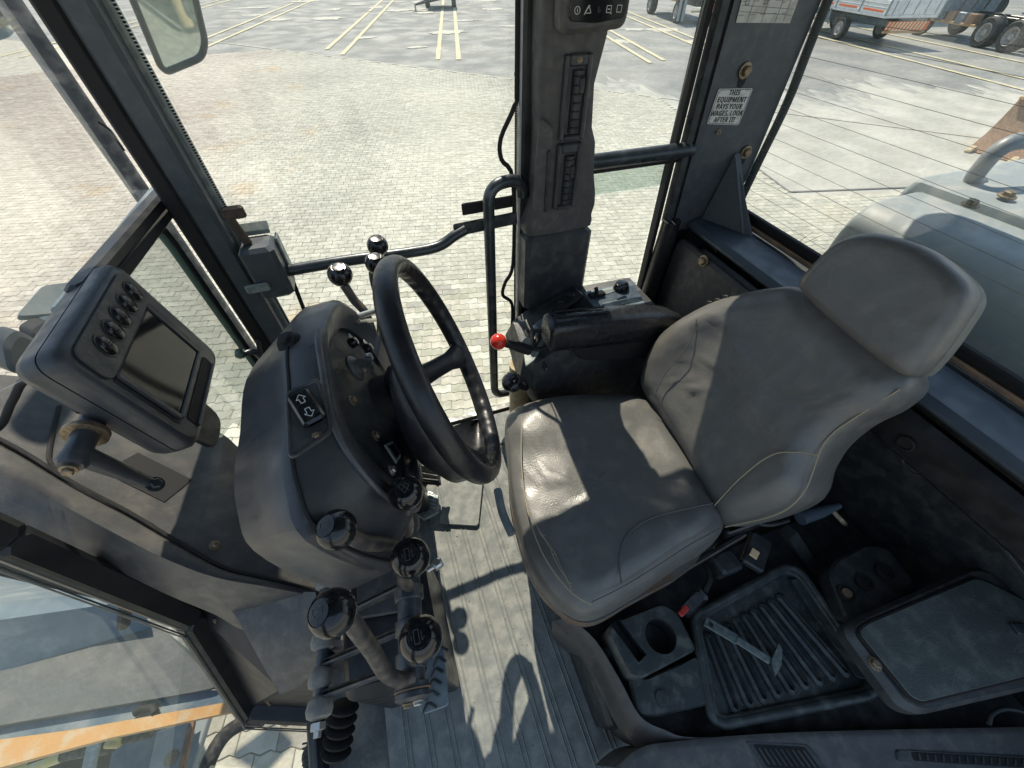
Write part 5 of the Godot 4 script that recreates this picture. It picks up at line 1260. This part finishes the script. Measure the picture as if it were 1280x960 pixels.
	b = Mb.new(); b.loft([[V(-1.9712, -0.376, -0.7426), V(-1.6547, -0.376, -0.7224), V(-1.1834, -0.376, -0.7049)], [V(-1.9517, -0.3, -0.8396), V(-1.6284, -0.3, -0.8072), V(-1.1726, -0.3, -0.7465)], [V(-1.9278, -0.24, -0.8998), V(-1.5978, -0.24, -0.8498), V(-1.1607, -0.24, -0.7672)], [V(-2.0104, -0.27, -1.004), V(-1.6575, -0.27, -0.9379), V(-1.203, -0.27, -0.8225)], [V(-2.4667, -0.6, -1.2904), V(-2.0282, -0.6, -1.2025), V(-1.4919, -0.6, -1.0552)], [V(-3.4213, -1.2, -2.0486), V(-2.7588, -1.2, -1.8231), V(-1.9216, -1.2, -1.4144)]], false, false, false, .3); obj("front_ridge", b, M.machine, t)
	b = Mb.new(); b.loft([[V(-1.2186, -0.376, -0.7669), V(-0.8982, -0.376, -0.4179)], [V(-1.0858, -0.4, -0.7736), V(-0.8122, -0.4, -0.3491)], [V(-1.3456, -0.9, -0.9788), V(-1.0049, -0.9, -0.407)]], false, false, false, .3); obj("end_slope", b, worn(lin(.035, .050, .047), lin(.055, .07, .064), .5, 1.5, 61), t)
	b = Mb.new(); b.slab([V(-1.98, -0.4, -0.6401), V(-1.6105, -0.4, -0.5662), V(-0.9953, -0.4, -0.4525), V(-0.8628, -0.4, -0.4028), V(-0.8424, -0.4, -0.3504), V(-0.8966, -0.4, -0.3689), V(-1.3506, -0.4, -0.4567), V(-1.3587, -0.4, -0.447), V(-1.5813, -0.4, -0.4943), V(-1.9345, -0.4, -0.5562)], V(0, -.02, 0), .004); obj("side_lip", b, M.machine, t)
	b = Mb.new(); b.tube([V(-1.1834, -0.385, -0.4485), V(-1.1665, -0.385, -0.4558), V(-1.1318, -0.385, -0.4484), V(-1.1185, -0.385, -0.4307)], .012, 8); obj("lip_handle", b, M.rubber, t)
	settle(t)
	b = Mb.new(); b.slab([V(-1.9452, -0.385, -0.5663), V(-1.578, -0.385, -0.5157), V(-1.366, -0.385, -0.4682), V(-0.9034, -0.385, -0.3839), V(-0.8296, -0.385, -0.3411), V(-1.2355, -0.385, -0.4032), V(-1.5448, -0.385, -0.4338), V(-1.8984, -0.385, -0.4814)], V(0, -.04, 0), .006)
	solo("orange_beam", b, M.orange, "weathered orange steel beam running under the grey front frame", "beam")
	t = thing("hydraulic_hoses", "black hydraulic hoses with yellow sleeves below the front frame", "hoses")
	b = Mb.new(); b.tube(spline([V(-2.3026, -1.1, -0.6138), V(-2.1314, -1.1, -0.6167), V(-1.9538, -1.1, -0.6062), V(-1.7801, -1.1, -0.564), V(-1.5812, -1.1, -0.5339)], 5), .022, 10); obj("hose", b, M.hose, t)
	b = Mb.new(); b.tube(spline([V(-2.2761, -1.1, -0.5537), V(-2.1146, -1.1, -0.5734), V(-1.9423, -1.1, -0.5716), V(-1.7394, -1.1, -0.5304)], 5), .022, 10); obj("hose", b, M.hose, t)
	b = Mb.new(); b.tube([V(-2.1437, -1.1, -0.6182), V(-1.9538, -1.1, -0.6062)], .027, 10); b.tube([V(-2.1201, -1.1, -0.5726), V(-1.9423, -1.1, -0.5716)], .024, 10); obj("sleeve", b, M.yellow, t)
	b = Mb.new(); b.tube([V(-1.7499, -1.08, -0.5485), V(-1.6959, -1.08, -0.5329)], .018, 10); obj("hose_end", b, M.yellow, t)
	settle(t)
	t = thing("lower_chassis", "blue grey lower chassis plates with a round hole beside the paving", "chassis")
	b = Mb.new(); b.slab([V(-1.628, -1.2, -0.5497), V(-1.3936, -1.2, -0.5385), V(-1.4463, -1.2, -0.3153), V(-1.6325, -1.2, -0.3518)], V(0, -.04, 0), .006); var lp := obj("plate", b, M.hood, t)
	b = Mb.new(); b.slab(arc(V(-1.5367, -1.198, -0.4213), V(.03, 0, 0), V(0, 0, .03), 0, TAU, 16), V(0, .002, 0), .0005); obj("hole", b, M.bolt, lp)
	b = Mb.new(); b.slab([V(-1.4472, -1.15, -0.5184), V(-1.4209, -1.15, -0.5248), V(-1.438, -1.15, -0.3159), V(-1.465, -1.15, -0.3251)], V(0, .02, 0), .003); obj("rusty_strip", b, M.rust, t)
	b = Mb.new(); b.slab([V(-2.6694, -1.35, -0.6927), V(-2.4211, -1.35, -0.6952), V(-2.0428, -1.35, -0.6586), V(-1.8556, -1.35, -0.6108), V(-1.8825, -1.35, -0.4533), V(-2.5745, -1.35, -0.6187)], V(0, -.05, 0), .006); obj("under_plate", b, M.rubber, t)
	b = Mb.new(); b.slab([V(-1.8826, -1.3, -0.574), V(-1.677, -1.3, -0.5821), V(-1.6615, -1.3, -0.3536), V(-1.8744, -1.3, -0.4261)], V(0, -.05, 0), .006); obj("side_plate", b, M.machine, t)
	b = Mb.new(); b.beam(V(-1.7472, -1, -0.5766), V(-1.7755, -1.05, -0.4378), .05, .02, .004); obj("strap", b, M.plate, t)
	settle(t)
	b = Mb.new(); b.tube(spline([V(-1.2771, -1, -0.2469), V(-1.2592, -1, -0.3295), V(-1.2113, -1, -0.3942), V(-1.1324, -1, -0.4155), V(-1.0483, -1, -0.4013)], 6), .030, 12)
	solo("loose_hose", b, M.hose, "thick black hose curving down beside the frame plates", "hose")
	b = Mb.new(); b.slab(rounded([V(-0.6071, -0.25, -0.1484), V(-0.5715, -0.25, -0.1917), V(-0.5487, -0.25, -0.184), V(-0.5462, -0.25, -0.0586), V(-0.5889, -0.25, -0.0731)], .015), V(0, -.10, 0), .01)
	for i in 6: b.beam(V(-0.5971, -0.246, -0.1724) + V(0, 0, i * .012), V(-0.5431, -0.246, -0.1632) + V(0, 0, i * .012), .005, .006, .001)
	solo("step_block", b, M.rubber, "dark ribbed rubber block outside below the left window frame", "step")

func yv(t: float, y: float, s: float) -> Vector3:          # a point of the yard: t across the bays, y above the ground, s along them
	return V(.97553 * t + .21985 * s, GROUND + y, .21985 * t - .97553 * s)

func yard():
	var b := Mb.new()
	var nz := FastNoiseLite.new(); nz.seed = 3; nz.frequency = .16; nz.fractal_octaves = 4
	var n2 := FastNoiseLite.new(); n2.seed = 9; n2.frequency = .9; n2.fractal_octaves = 3
	# asphalt to the horizon
	b.quad(V(-320, GROUND, -320), V(320, GROUND, -320), V(320, GROUND, 320), V(-320, GROUND, 320)); b.end(2.0)
	var ma := worn(lin(.185, .19, .175), lin(.27, .265, .235), .9, .06, 70, 0.0, 0.0, 0.0, .3, .85)
	ma.detail_enabled = true
	ma.detail_blend_mode = BaseMaterial3D.BLEND_MODE_MUL
	ma.normal_enabled = true; ma.normal_texture = grain; ma.normal_scale = .4
	struct("ground", b, ma)
	# dusty pale patches on the asphalt
	var rng := RandomNumberGenerator.new(); rng.seed = 21
	for i in 44:
		var c := yv(rng.randf_range(-16, 22), .009 + .0003 * i, 22.5 + 22.0 * rng.randf())
		var g := []
		var rx := rng.randf_range(.3, 1.3)
		var rz := rng.randf_range(.2, .7)
		for k in 22:
			var a := TAU * k / 22
			var w := 1.0 + .35 * n2.get_noise_2d(c.x + cos(a) * 1.4, c.z + sin(a) * 1.4) * 2.0
			g.append(c + V(cos(a) * rx * w, 0, sin(a) * rz * w))
		b = Mb.new(); b.cap(g); b.end(2.0); struct("dust_patch", b, M.dust)
	# pale concrete apron on the tail side of the bays, its far edge uneven with wear
	b = Mb.new()
	var near := []
	var far_edge := []
	for lay in 3:
		b = Mb.new(); near = []; far_edge = []
		for i in 420:
			var tt := 2.2 + i * .1
			near.append(yv(tt, .004 + .001 * lay, 6.6)); far_edge.append(yv(tt, .004 + .001 * lay, 14.6 - lay * 1.1 + 3.4 * n2.get_noise_2d(tt * .3, 3.0 + lay) + 1.6 * n2.get_noise_2d(tt * 1.9, 8.0 + lay) + .8 * n2.get_noise_2d(tt * 8.0, 2.0 + lay)))
		b.loft([near, far_edge], false, false, false, 2.0); struct("concrete_apron", b, [M.apron_dark, M.apron_mid, M.concrete][lay])
	# bay lines
	var lines := [[-11.86, 23.5, 46], [-10.9, 22.5, 46], [-5.55, 22.5, 46], [-4.68, 21.2, 46], [-.79, 19.8, 46], [.02, 19.7, 46], [7.24, 18.3, 46], [7.92, 18.7, 46], [10.5, 18.5, 46], [11.25, 18.7, 46], [17.4, 12.6, 30], [18.82, 13.6, 34], [21.4, 15.5, 34], [-18.2, 22, 46], [-17.3, 22, 46]]
	for L in lines:
		b = Mb.new()
		var s: float = L[1]
		while s < L[2]:                                     # worn line: short lengths, some thinned, some missing
			var w := .092 + .015 * n2.get_noise_2d(L[0] * 5.0, s * 2.0)
			var e: float = s + .5
			if n2.get_noise_2d(L[0] * 9.0, s) > -.6: b.quad(yv(L[0] - w, .022, s), yv(L[0] + w, .022, s), yv(L[0] + w, .022, e), yv(L[0] - w, .022, e))
			s = e + (.0 if n2.get_noise_2d(s, L[0]) > -.35 else .03)
		b.end(2.0); struct("parking_line", b, M.line)
	# the paved yard: sand bed, then pavers with wavy sides
	b = Mb.new()
	var y0 := .012
	b.quad(yv(-40, y0, -14), yv(60, y0, -14), yv(60, y0, 6.7), yv(-40, y0, 6.7))
	b.quad(yv(-40, y0, 6.7), yv(5.87, y0, 6.7), yv(5.87, y0, 12.0), yv(-40, y0, 37.0))
	b.end(2.0)
	var bed := struct("paving", b, M.sand)
	b = Mb.new(); b.beam(yv(-20, .010, 31.1), yv(14, .010, 7.9), .09, .02, .004); struct("slab_joint", b, M.sand)
	b = Mb.new(); b.beam(yv(5.9, .012, 6.85), yv(30, .012, 6.4), .05, .02, .004); b.beam(yv(5.87, .012, 6.85), yv(5.87, .012, 12), .05, .02, .004); struct("slab_edge", b, M.edge)
	var pv := Mb.new()
	var L := .222
	var W := .109
	var out := []
	for k in 9: out.append([-L / 2 + L * k / 8.0, -W / 2 + [0.0, .009, 0.0, -.009, 0.0, .009, 0.0, -.009, 0.0][k]])
	for k in 9: out.append([L / 2 - L * k / 8.0, W / 2 + [0.0, -.009, 0.0, .009, 0.0, -.009, 0.0, .009, 0.0][k]])
	var rg := [[], [], []]
	for p in out:
		rg[0].append(V(p[0] * .99, -.02, p[1] * .99)); rg[1].append(V(p[0] * .99, .005, p[1] * .99)); rg[2].append(V(p[0] * .96, .009, p[1] * .94))
	pv.loft(rg, false, true, true, .85)
	var mesh := pv.mesh()
	var spots := []
	var rr := RandomNumberGenerator.new(); rr.seed = 4
	for i in range(-160, 260):
		for j in range(-40, 330):
			var s := -1.8 + j * .1125
			var t := i * .225 + (.1125 if j % 2 else 0.0)
			if s > 6.6 and t > 5.8: continue
			if s > 31.1 - (t + 20.0) * .6824 - .1: continue
			var p := yv(t, y0, s)
			var far := Vector2(p.x, p.z).length()
			if far > 24.0 or (p.x > -.9 and p.x < 4.0 and p.z > -1.2): continue
			spots.append(p)
	# the nearest ones in view are pieces of their own
	var order := range(spots.size())
	var key := func(p: Vector3) -> float: return p.distance_to(V(.1, 1.33, 0)) + (0.0 if p.z < -2.35 and p.x > -1.2 and p.x < 2.3 else (40.0 if not (p.x > -1.35 and p.x < -1.05 and p.z > -.75 and p.z < -.2) else 0.0))
	order.sort_custom(func(x, y): return key.call(spots[x]) < key.call(spots[y]))
	var mats := []
	for k in 6:
		var m: StandardMaterial3D = M.paver.duplicate()
		m.vertex_color_use_as_albedo = false
		var f: float = [.86, .93, 1.0, 1.06, .97, .90][k]
		m.albedo_color = Color(f, f * (1.0 if k % 2 else .985), f * (.97 if k % 3 else 1.0))
		mats.append(m)
	var base := Basis(V(0, 1, 0), YARD_YAW)
	for k in 300:
		var o := MeshInstance3D.new()
		o.mesh = mesh; o.material_override = mats[rr.randi() % 6]; o.name = "paver"
		o.transform = Transform3D(base * Basis(V(0, 1, 0), rr.randf_range(-.01, .01)) * Basis(V(1, 0, 0), rr.randf_range(-.012, .012)), spots[order[k]] + V(0, rr.randf_range(-.002, .002), 0))
		bed.add_child(o, true)
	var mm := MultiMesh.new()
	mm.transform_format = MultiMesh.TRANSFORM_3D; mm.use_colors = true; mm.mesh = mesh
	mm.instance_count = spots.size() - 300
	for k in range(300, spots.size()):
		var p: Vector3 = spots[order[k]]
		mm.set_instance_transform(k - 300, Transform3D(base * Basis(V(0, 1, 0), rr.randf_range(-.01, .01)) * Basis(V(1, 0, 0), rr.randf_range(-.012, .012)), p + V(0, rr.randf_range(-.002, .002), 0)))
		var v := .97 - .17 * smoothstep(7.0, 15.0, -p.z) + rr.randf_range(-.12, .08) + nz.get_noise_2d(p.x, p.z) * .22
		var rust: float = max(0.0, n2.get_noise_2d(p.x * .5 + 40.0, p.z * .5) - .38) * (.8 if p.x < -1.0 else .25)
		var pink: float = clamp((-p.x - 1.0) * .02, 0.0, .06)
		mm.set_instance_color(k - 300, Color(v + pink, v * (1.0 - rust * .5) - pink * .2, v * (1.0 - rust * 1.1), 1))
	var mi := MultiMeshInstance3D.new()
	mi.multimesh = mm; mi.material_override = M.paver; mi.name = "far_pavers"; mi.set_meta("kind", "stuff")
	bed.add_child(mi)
	print("pavers ", spots.size())

func wheel_at(t: Node3D, at: Vector3, r: float, w: float, called := "wheel"):      # a road wheel on an axle along x
	var b := Mb.new()
	b.lathe(at, V(1, 0, 0), [[r * .62, -w * .5], [r * .9, -w * .5], [r * .98, -w * .40], [r, -w * .3], [r, w * .3], [r * .98, w * .40], [r * .9, w * .5], [r * .62, w * .5], [r * .58, w * .4]], 28, .8)
	var ty := obj(called, b, M.tyre, t)
	b = Mb.new(); b.lathe(at, V(-1, 0, 0), [[r * .62, w * .46], [r * .57, w * .5], [r * .52, w * .36], [r * .40, w * .2], [r * .22, w * .22], [r * .2, w * .42], [0, w * .42]], 24, .8); obj("rim", b, M.wheel_rim, ty)
	for k in 8:
		b = Mb.new(); b.lathe(at + V(-w * .22, sin(TAU * k / 8) * r * .32, cos(TAU * k / 8) * r * .32), V(-1, 0, 0), [[0, 0], [r * .035, 0], [r * .03, r * .05], [0, r * .05]], 6, .9); obj("wheel_nut", b, M.bolt, ty)

func chevrons(t: Node3D, c: Vector3, w: float, h: float):
	h *= 1.25
	var b := Mb.new(); b.box(c, V(w, h, .02), .003); var p := obj("chevron_board", b, M.chev_red, t)
	for i in int(w / .16):
		var x := c.x - w * .5 + .08 + i * .16
		b = Mb.new(); b.slab([V(x - .08, c.y - h * .46, c.z + .0105), V(x - .01, c.y - h * .46, c.z + .0105), V(x + .07, c.y + h * .46, c.z + .0105), V(x, c.y + h * .46, c.z + .0105)], V(0, 0, .002), .0004); obj("stripe", b, M.chev_yellow, p)

func vehicles():
	var b: Mb
	# dropside truck: local x across, z back towards us, tail at z = 0
	var t := thing("dropside_truck", "white dropside truck with red and yellow chevrons on its tail", "truck")
	for z in [-2.4, -5.6]:
		for x in [-1.05, 1.05]: wheel_at(t, V(x, .40, z), .40, .28)
	b = Mb.new(); b.box(V(0, .72, -3.4), V(.8, .22, 6.8), .02); obj("chassis", b, M.machine, t)
	b = Mb.new(); b.box(V(0, 1.0, -2.4), V(2.4, .10, 4.8), .02); obj("bed", b, M.white_paint, t)
	for s in [-1, 1]:
		for k in 3:
			b = Mb.new(); b.box(V(1.19 * s, 1.28, -.82 - k * 1.58), V(.04, .44, 1.52), .015); var pn := obj("side_panel", b, M.white_paint, t)
			b = Mb.new(); b.box(V(1.215 * s, 1.15, -.82 - k * 1.58), V(.012, .07, 1.2), .004); obj("reflector_strip", b, M.chev_red, pn)
			for q in 2: b = Mb.new(); b.box(V(1.213 * s, 1.36 - q * .12, -.82 - k * 1.58), V(.01, .025, 1.45), .004); obj("rib", b, M.plate, pn)
		for k in 4: b = Mb.new(); b.box(V(1.2 * s, 1.28, -.03 - k * 1.58), V(.06, .5, .06), .01); obj("stake", b, M.plate, t)
	b = Mb.new(); b.box(V(0, 1.28, -.02), V(2.34, .46, .04), .015); var tg := obj("tailboard", b, M.white_paint, t)
	for k in 5: b = Mb.new(); b.box(V(-.95 + k * .475, 1.28, .006), V(.03, .42, .02), .005); obj("rib", b, M.plate, tg)
	chevrons(t, V(0, .72, .02), 1.9, .22)
	b = Mb.new(); b.box(V(0, .52, -.02), V(1.9, .08, .08), .01); obj("bumper", b, M.orange, t)
	b = Mb.new(); b.tube([V(-1.22, 1.0, -3.4), V(-1.2, .45, -3.2)], .03, 8); obj("mudguard_stay", b, M.plate, t)
	for k in 3: b = Mb.new(); b.box(V(-1.0, .72, -3.5 - k * .35), V(.35, .34, .3), .02); obj("side_box", b, M.rust if k == 1 else M.machine, t)
	b = Mb.new(); b.box(V(0, 1.65, -5.9), V(2.1, 1.5, 1.5), .12); var cb := obj("cab", b, M.white_paint, t)
	for s in [-1, 1]: b = Mb.new(); b.box(V(1.055 * s, 1.95, -5.85), V(.01, .5, .8), .01); obj("window", b, M.screen, cb)
	b = Mb.new(); b.box(V(0, 1.95, -5.145), V(1.6, .5, .012), .01); obj("window", b, M.screen, cb)
	b = Mb.new()
	for x in [-1.1, -.4, .4, 1.1]: b.tube([V(x, 1.0, -4.75), V(x, 2.2, -4.75)], .03, 8)
	b.tube([V(-1.1, 2.2, -4.75), V(1.1, 2.2, -4.75)], .03, 8); b.tube([V(-1.1, 1.7, -4.75), V(1.1, 1.7, -4.75)], .03, 8); obj("headboard", b, M.machine, t)
	settle(t); t.rotation.y = YARD_YAW; t.position = yv(18.85, 0, 20.3) + Basis(V(0, 1, 0), YARD_YAW) * t.position
	t.position.y = GROUND
	# truck tractor with twin rear axles
	t = thing("truck_tractor", "dark truck tractor with two pale hubbed rear wheels and open chassis", "truck")
	for z in [-.95, -2.15, -5.6]:
		for x in [-1.0, 1.0]: wheel_at(t, V(x, .5, z), .5, .52 if z > -3 else .32)
	for x in [-.42, .42]: b = Mb.new(); b.box(V(x, .82, -3.2), V(.12, .28, 6.2), .02); obj("chassis_rail", b, M.black_paint, t)
	b = Mb.new(); b.slab(arc(V(0, 1.08, -1.5), V(.5, 0, 0), V(0, 0, .55), 0, TAU, 20), V(0, .06, 0), .01); obj("fifth_wheel", b, M.machine, t)
	for x in [-1.0, 1.0]:
		for z in [-.95, -2.15]: b = Mb.new(); b.tube(arc(V(x, .5, z), V(0, 0, .58), V(0, .58, 0), .5, 2.6, 8), .03, 6); obj("mudguard", b, M.black_paint, t)
	chevrons(t, V(0, .62, .05), 1.6, .2)
	b = Mb.new(); b.box(V(-1.12, .62, -4.0), V(.06, .09, 2.4), .01); obj("side_guard", b, M.orange, t)
	for k in 4: b = Mb.new(); b.box(V(-.95, .78, -3.2 - k * .52), V(.4, .42, .42), .03); obj("side_tank", b, M.machine if k % 2 else M.rust, t)
	b = Mb.new(); b.box(V(0, 1.95, -5.3), V(2.4, 2.3, 1.9), .15); var tc := obj("cab", b, M.machine, t)
	for s in [-1, 1]: b = Mb.new(); b.box(V(1.205 * s, 2.35, -5.4), V(.012, .7, .9), .01); obj("window", b, M.screen, tc)
	b = Mb.new()
	for x in [-.9, -.3, .3]: b.tube([V(x, 1.0, -4.2), V(x + .2, 2.6, -4.25)], .035, 8)
	b.tube([V(-.9, 1.6, -4.2), V(.6, 1.6, -4.2)], .03, 8); b.tube([V(-.9, 2.2, -4.2), V(.6, 2.2, -4.2)], .03, 8); obj("ladder_frame", b, M.black_paint, t)
	settle(t); t.rotation.y = YARD_YAW; t.position = yv(23.6, 0, 17.9) + Basis(V(0, 1, 0), YARD_YAW) * t.position
	t.position.y = GROUND
	# crane truck seen through the side window
	t = thing("crane_truck", "blue grey truck with a chevron board seen past the middle pillar", "truck")
	for z in [-.9, -5.2]:
		for x in [-.95, .95]: wheel_at(t, V(x, .45, z), .45, .4)
	b = Mb.new(); b.box(V(0, .85, -3.2), V(.9, .25, 6.4), .02); obj("chassis", b, M.black_paint, t)
	b = Mb.new(); b.box(V(0, 1.2, -2.4), V(2.4, .3, 4.6), .03); obj("bed", b, M.blue_paint, t)
	chevrons(t, V(.5, .72, .05), 1.2, .22)
	b = Mb.new(); b.box(V(.3, .54, .03), V(1.9, .07, .08), .01); obj("bumper", b, M.tan, t)
	for x in [-1.25, -1.0]: b = Mb.new(); b.tube([V(x, 1.6, -.2), V(x, .15, -.1)], .07, 10); obj("outrigger", b, M.hood, t)
	b = Mb.new(); b.box(V(0, 1.9, -5.6), V(2.2, 1.6, 1.6), .12); obj("cab", b, M.blue_paint, t)
	b = Mb.new(); b.box(V(-1.0, 1.0, -1.2), V(.5, .25, .4), .03); obj("tool_box", b, M.orange, t)
	settle(t); t.rotation.y = YARD_YAW; t.position = yv(13.4, 0, 28.0) + Basis(V(0, 1, 0), YARD_YAW) * t.position
	t.position.y = GROUND
	# drawbar trailer at the top edge
	t = thing("trailer", "dark trailer with drawbar parked behind the middle bay lines", "trailer")
	for x in [-.9, .9]: wheel_at(t, V(x, .42, -1.0), .42, .3)
	b = Mb.new(); b.box(V(0, .9, -1.2), V(1.9, .5, 3.2), .03); obj("body", b, M.machine, t)
	b = Mb.new(); b.beam(V(-.6, .55, .3), V(-1.6, .35, 1.4), .08, .1, .01); b.beam(V(.2, .55, .3), V(-1.6, .35, 1.4), .08, .1, .01); obj("drawbar", b, M.black_paint, t)
	b = Mb.new(); b.tube([V(-1.6, .4, 1.4), V(-1.6, .05, 1.4)], .05, 8); b.box(V(-1.6, .03, 1.4), V(.3, .05, .2), .01); obj("jockey_stand", b, M.plate, t)
	settle(t); t.rotation.y = YARD_YAW; t.position = yv(-.9, 0, 37.0) + Basis(V(0, 1, 0), YARD_YAW) * t.position
	t.position.y = GROUND
	# far white box trailer behind the tractor
	t = thing("box_trailer", "long pale blue white box trailer behind the parked trucks", "trailer")
	b = Mb.new(); b.box(V(0, 2.2, 0), V(12.0, 2.4, 2.4), .05); var bt := obj("box", b, M.white_paint, t)
	for k in 11: b = Mb.new(); b.box(V(-5.5 + k * 1.1, 2.2, 1.205), V(.06, 2.3, .02), .005); obj("rib", b, M.plate, bt)
	for x in [-4.2, -3.1, 4.6]: wheel_b(t, V(x, .5, 1.0))
	b = Mb.new(); b.box(V(0, .92, 0), V(11.6, .16, 1.0), .02); obj("chassis", b, M.black_paint, t)
	settle(t); t.rotation.y = YARD_YAW; t.position = yv(27, 0, 29.5); t.position.y = GROUND
	# rusty loader bucket on the paving
	t = thing("loader_bucket", "rusty orange brown loader bucket lying on the ground behind the hood", "bucket")
	var a0: Vector3 = V(12.6033, -1.75, -5.8991)
	var along: Vector3 = (V(12.8002, -1.75, -4.848) - a0).normalized()
	var back := V(0, 1, 0).cross(along).normalized()
	if back.x < 0: back = -back
	var prof := [[0.0, .02], [.25, .08], [.55, .26], [.78, .55], [.92, .86], [1.10, .84], [1.25, .5], [1.2, .15], [.8, .0]]
	var sh := []
	for k in 2:
		var g := []
		for p in prof: g.append(a0 + along * (2.6 * k) + back * p[0] + V(0, p[1], 0))
		sh.append(g)
	b = Mb.new(); b.loft(sh, true, true, true, .75); obj("shell", b, M.rust, t)
	b = Mb.new(); b.beam(a0 + back * .90 + V(0, .88, 0), a0 + along * 2.6 + back * .90 + V(0, .88, 0), .14, .06, .01); obj("top_lip", b, M.orange, t)
	for k in 7:
		b = Mb.new(); b.beam(a0 + along * (.1 + k * .38) - back * .16 + V(0, .03, 0), a0 + along * (.1 + k * .38) + back * .1 + V(0, .08, 0), .12, .07, .02); obj("tooth", b, M.tan, t)
	settle(t)
	b = Mb.new()
	for k in 5: b.tube(spline([V(5.665, -1.74, -3.7859), V(5.4769, -1.5, -3.6808) + V(.06 * (k - 2), .04 * (k % 2), .03 * k), V(5.4976, -1.35, -3.7331) + V(.16 * (k - 2), -.05 * (k % 3), .05 * k)], 4), .006, 5)
	solo("dry_weed", b, M.tan, "thin dry weed stalks standing in the paving behind the rear window sill", "weed")

func wheel_b(t: Node3D, at: Vector3):
	var b := Mb.new()
	b.lathe(at, V(0, 0, 1), [[.3, -.14], [.45, -.14], [.5, -.08], [.5, .08], [.45, .14], [.3, .14], [.1, .1], [0, .1]], 24, .8); obj("wheel", b, M.tyre, t)
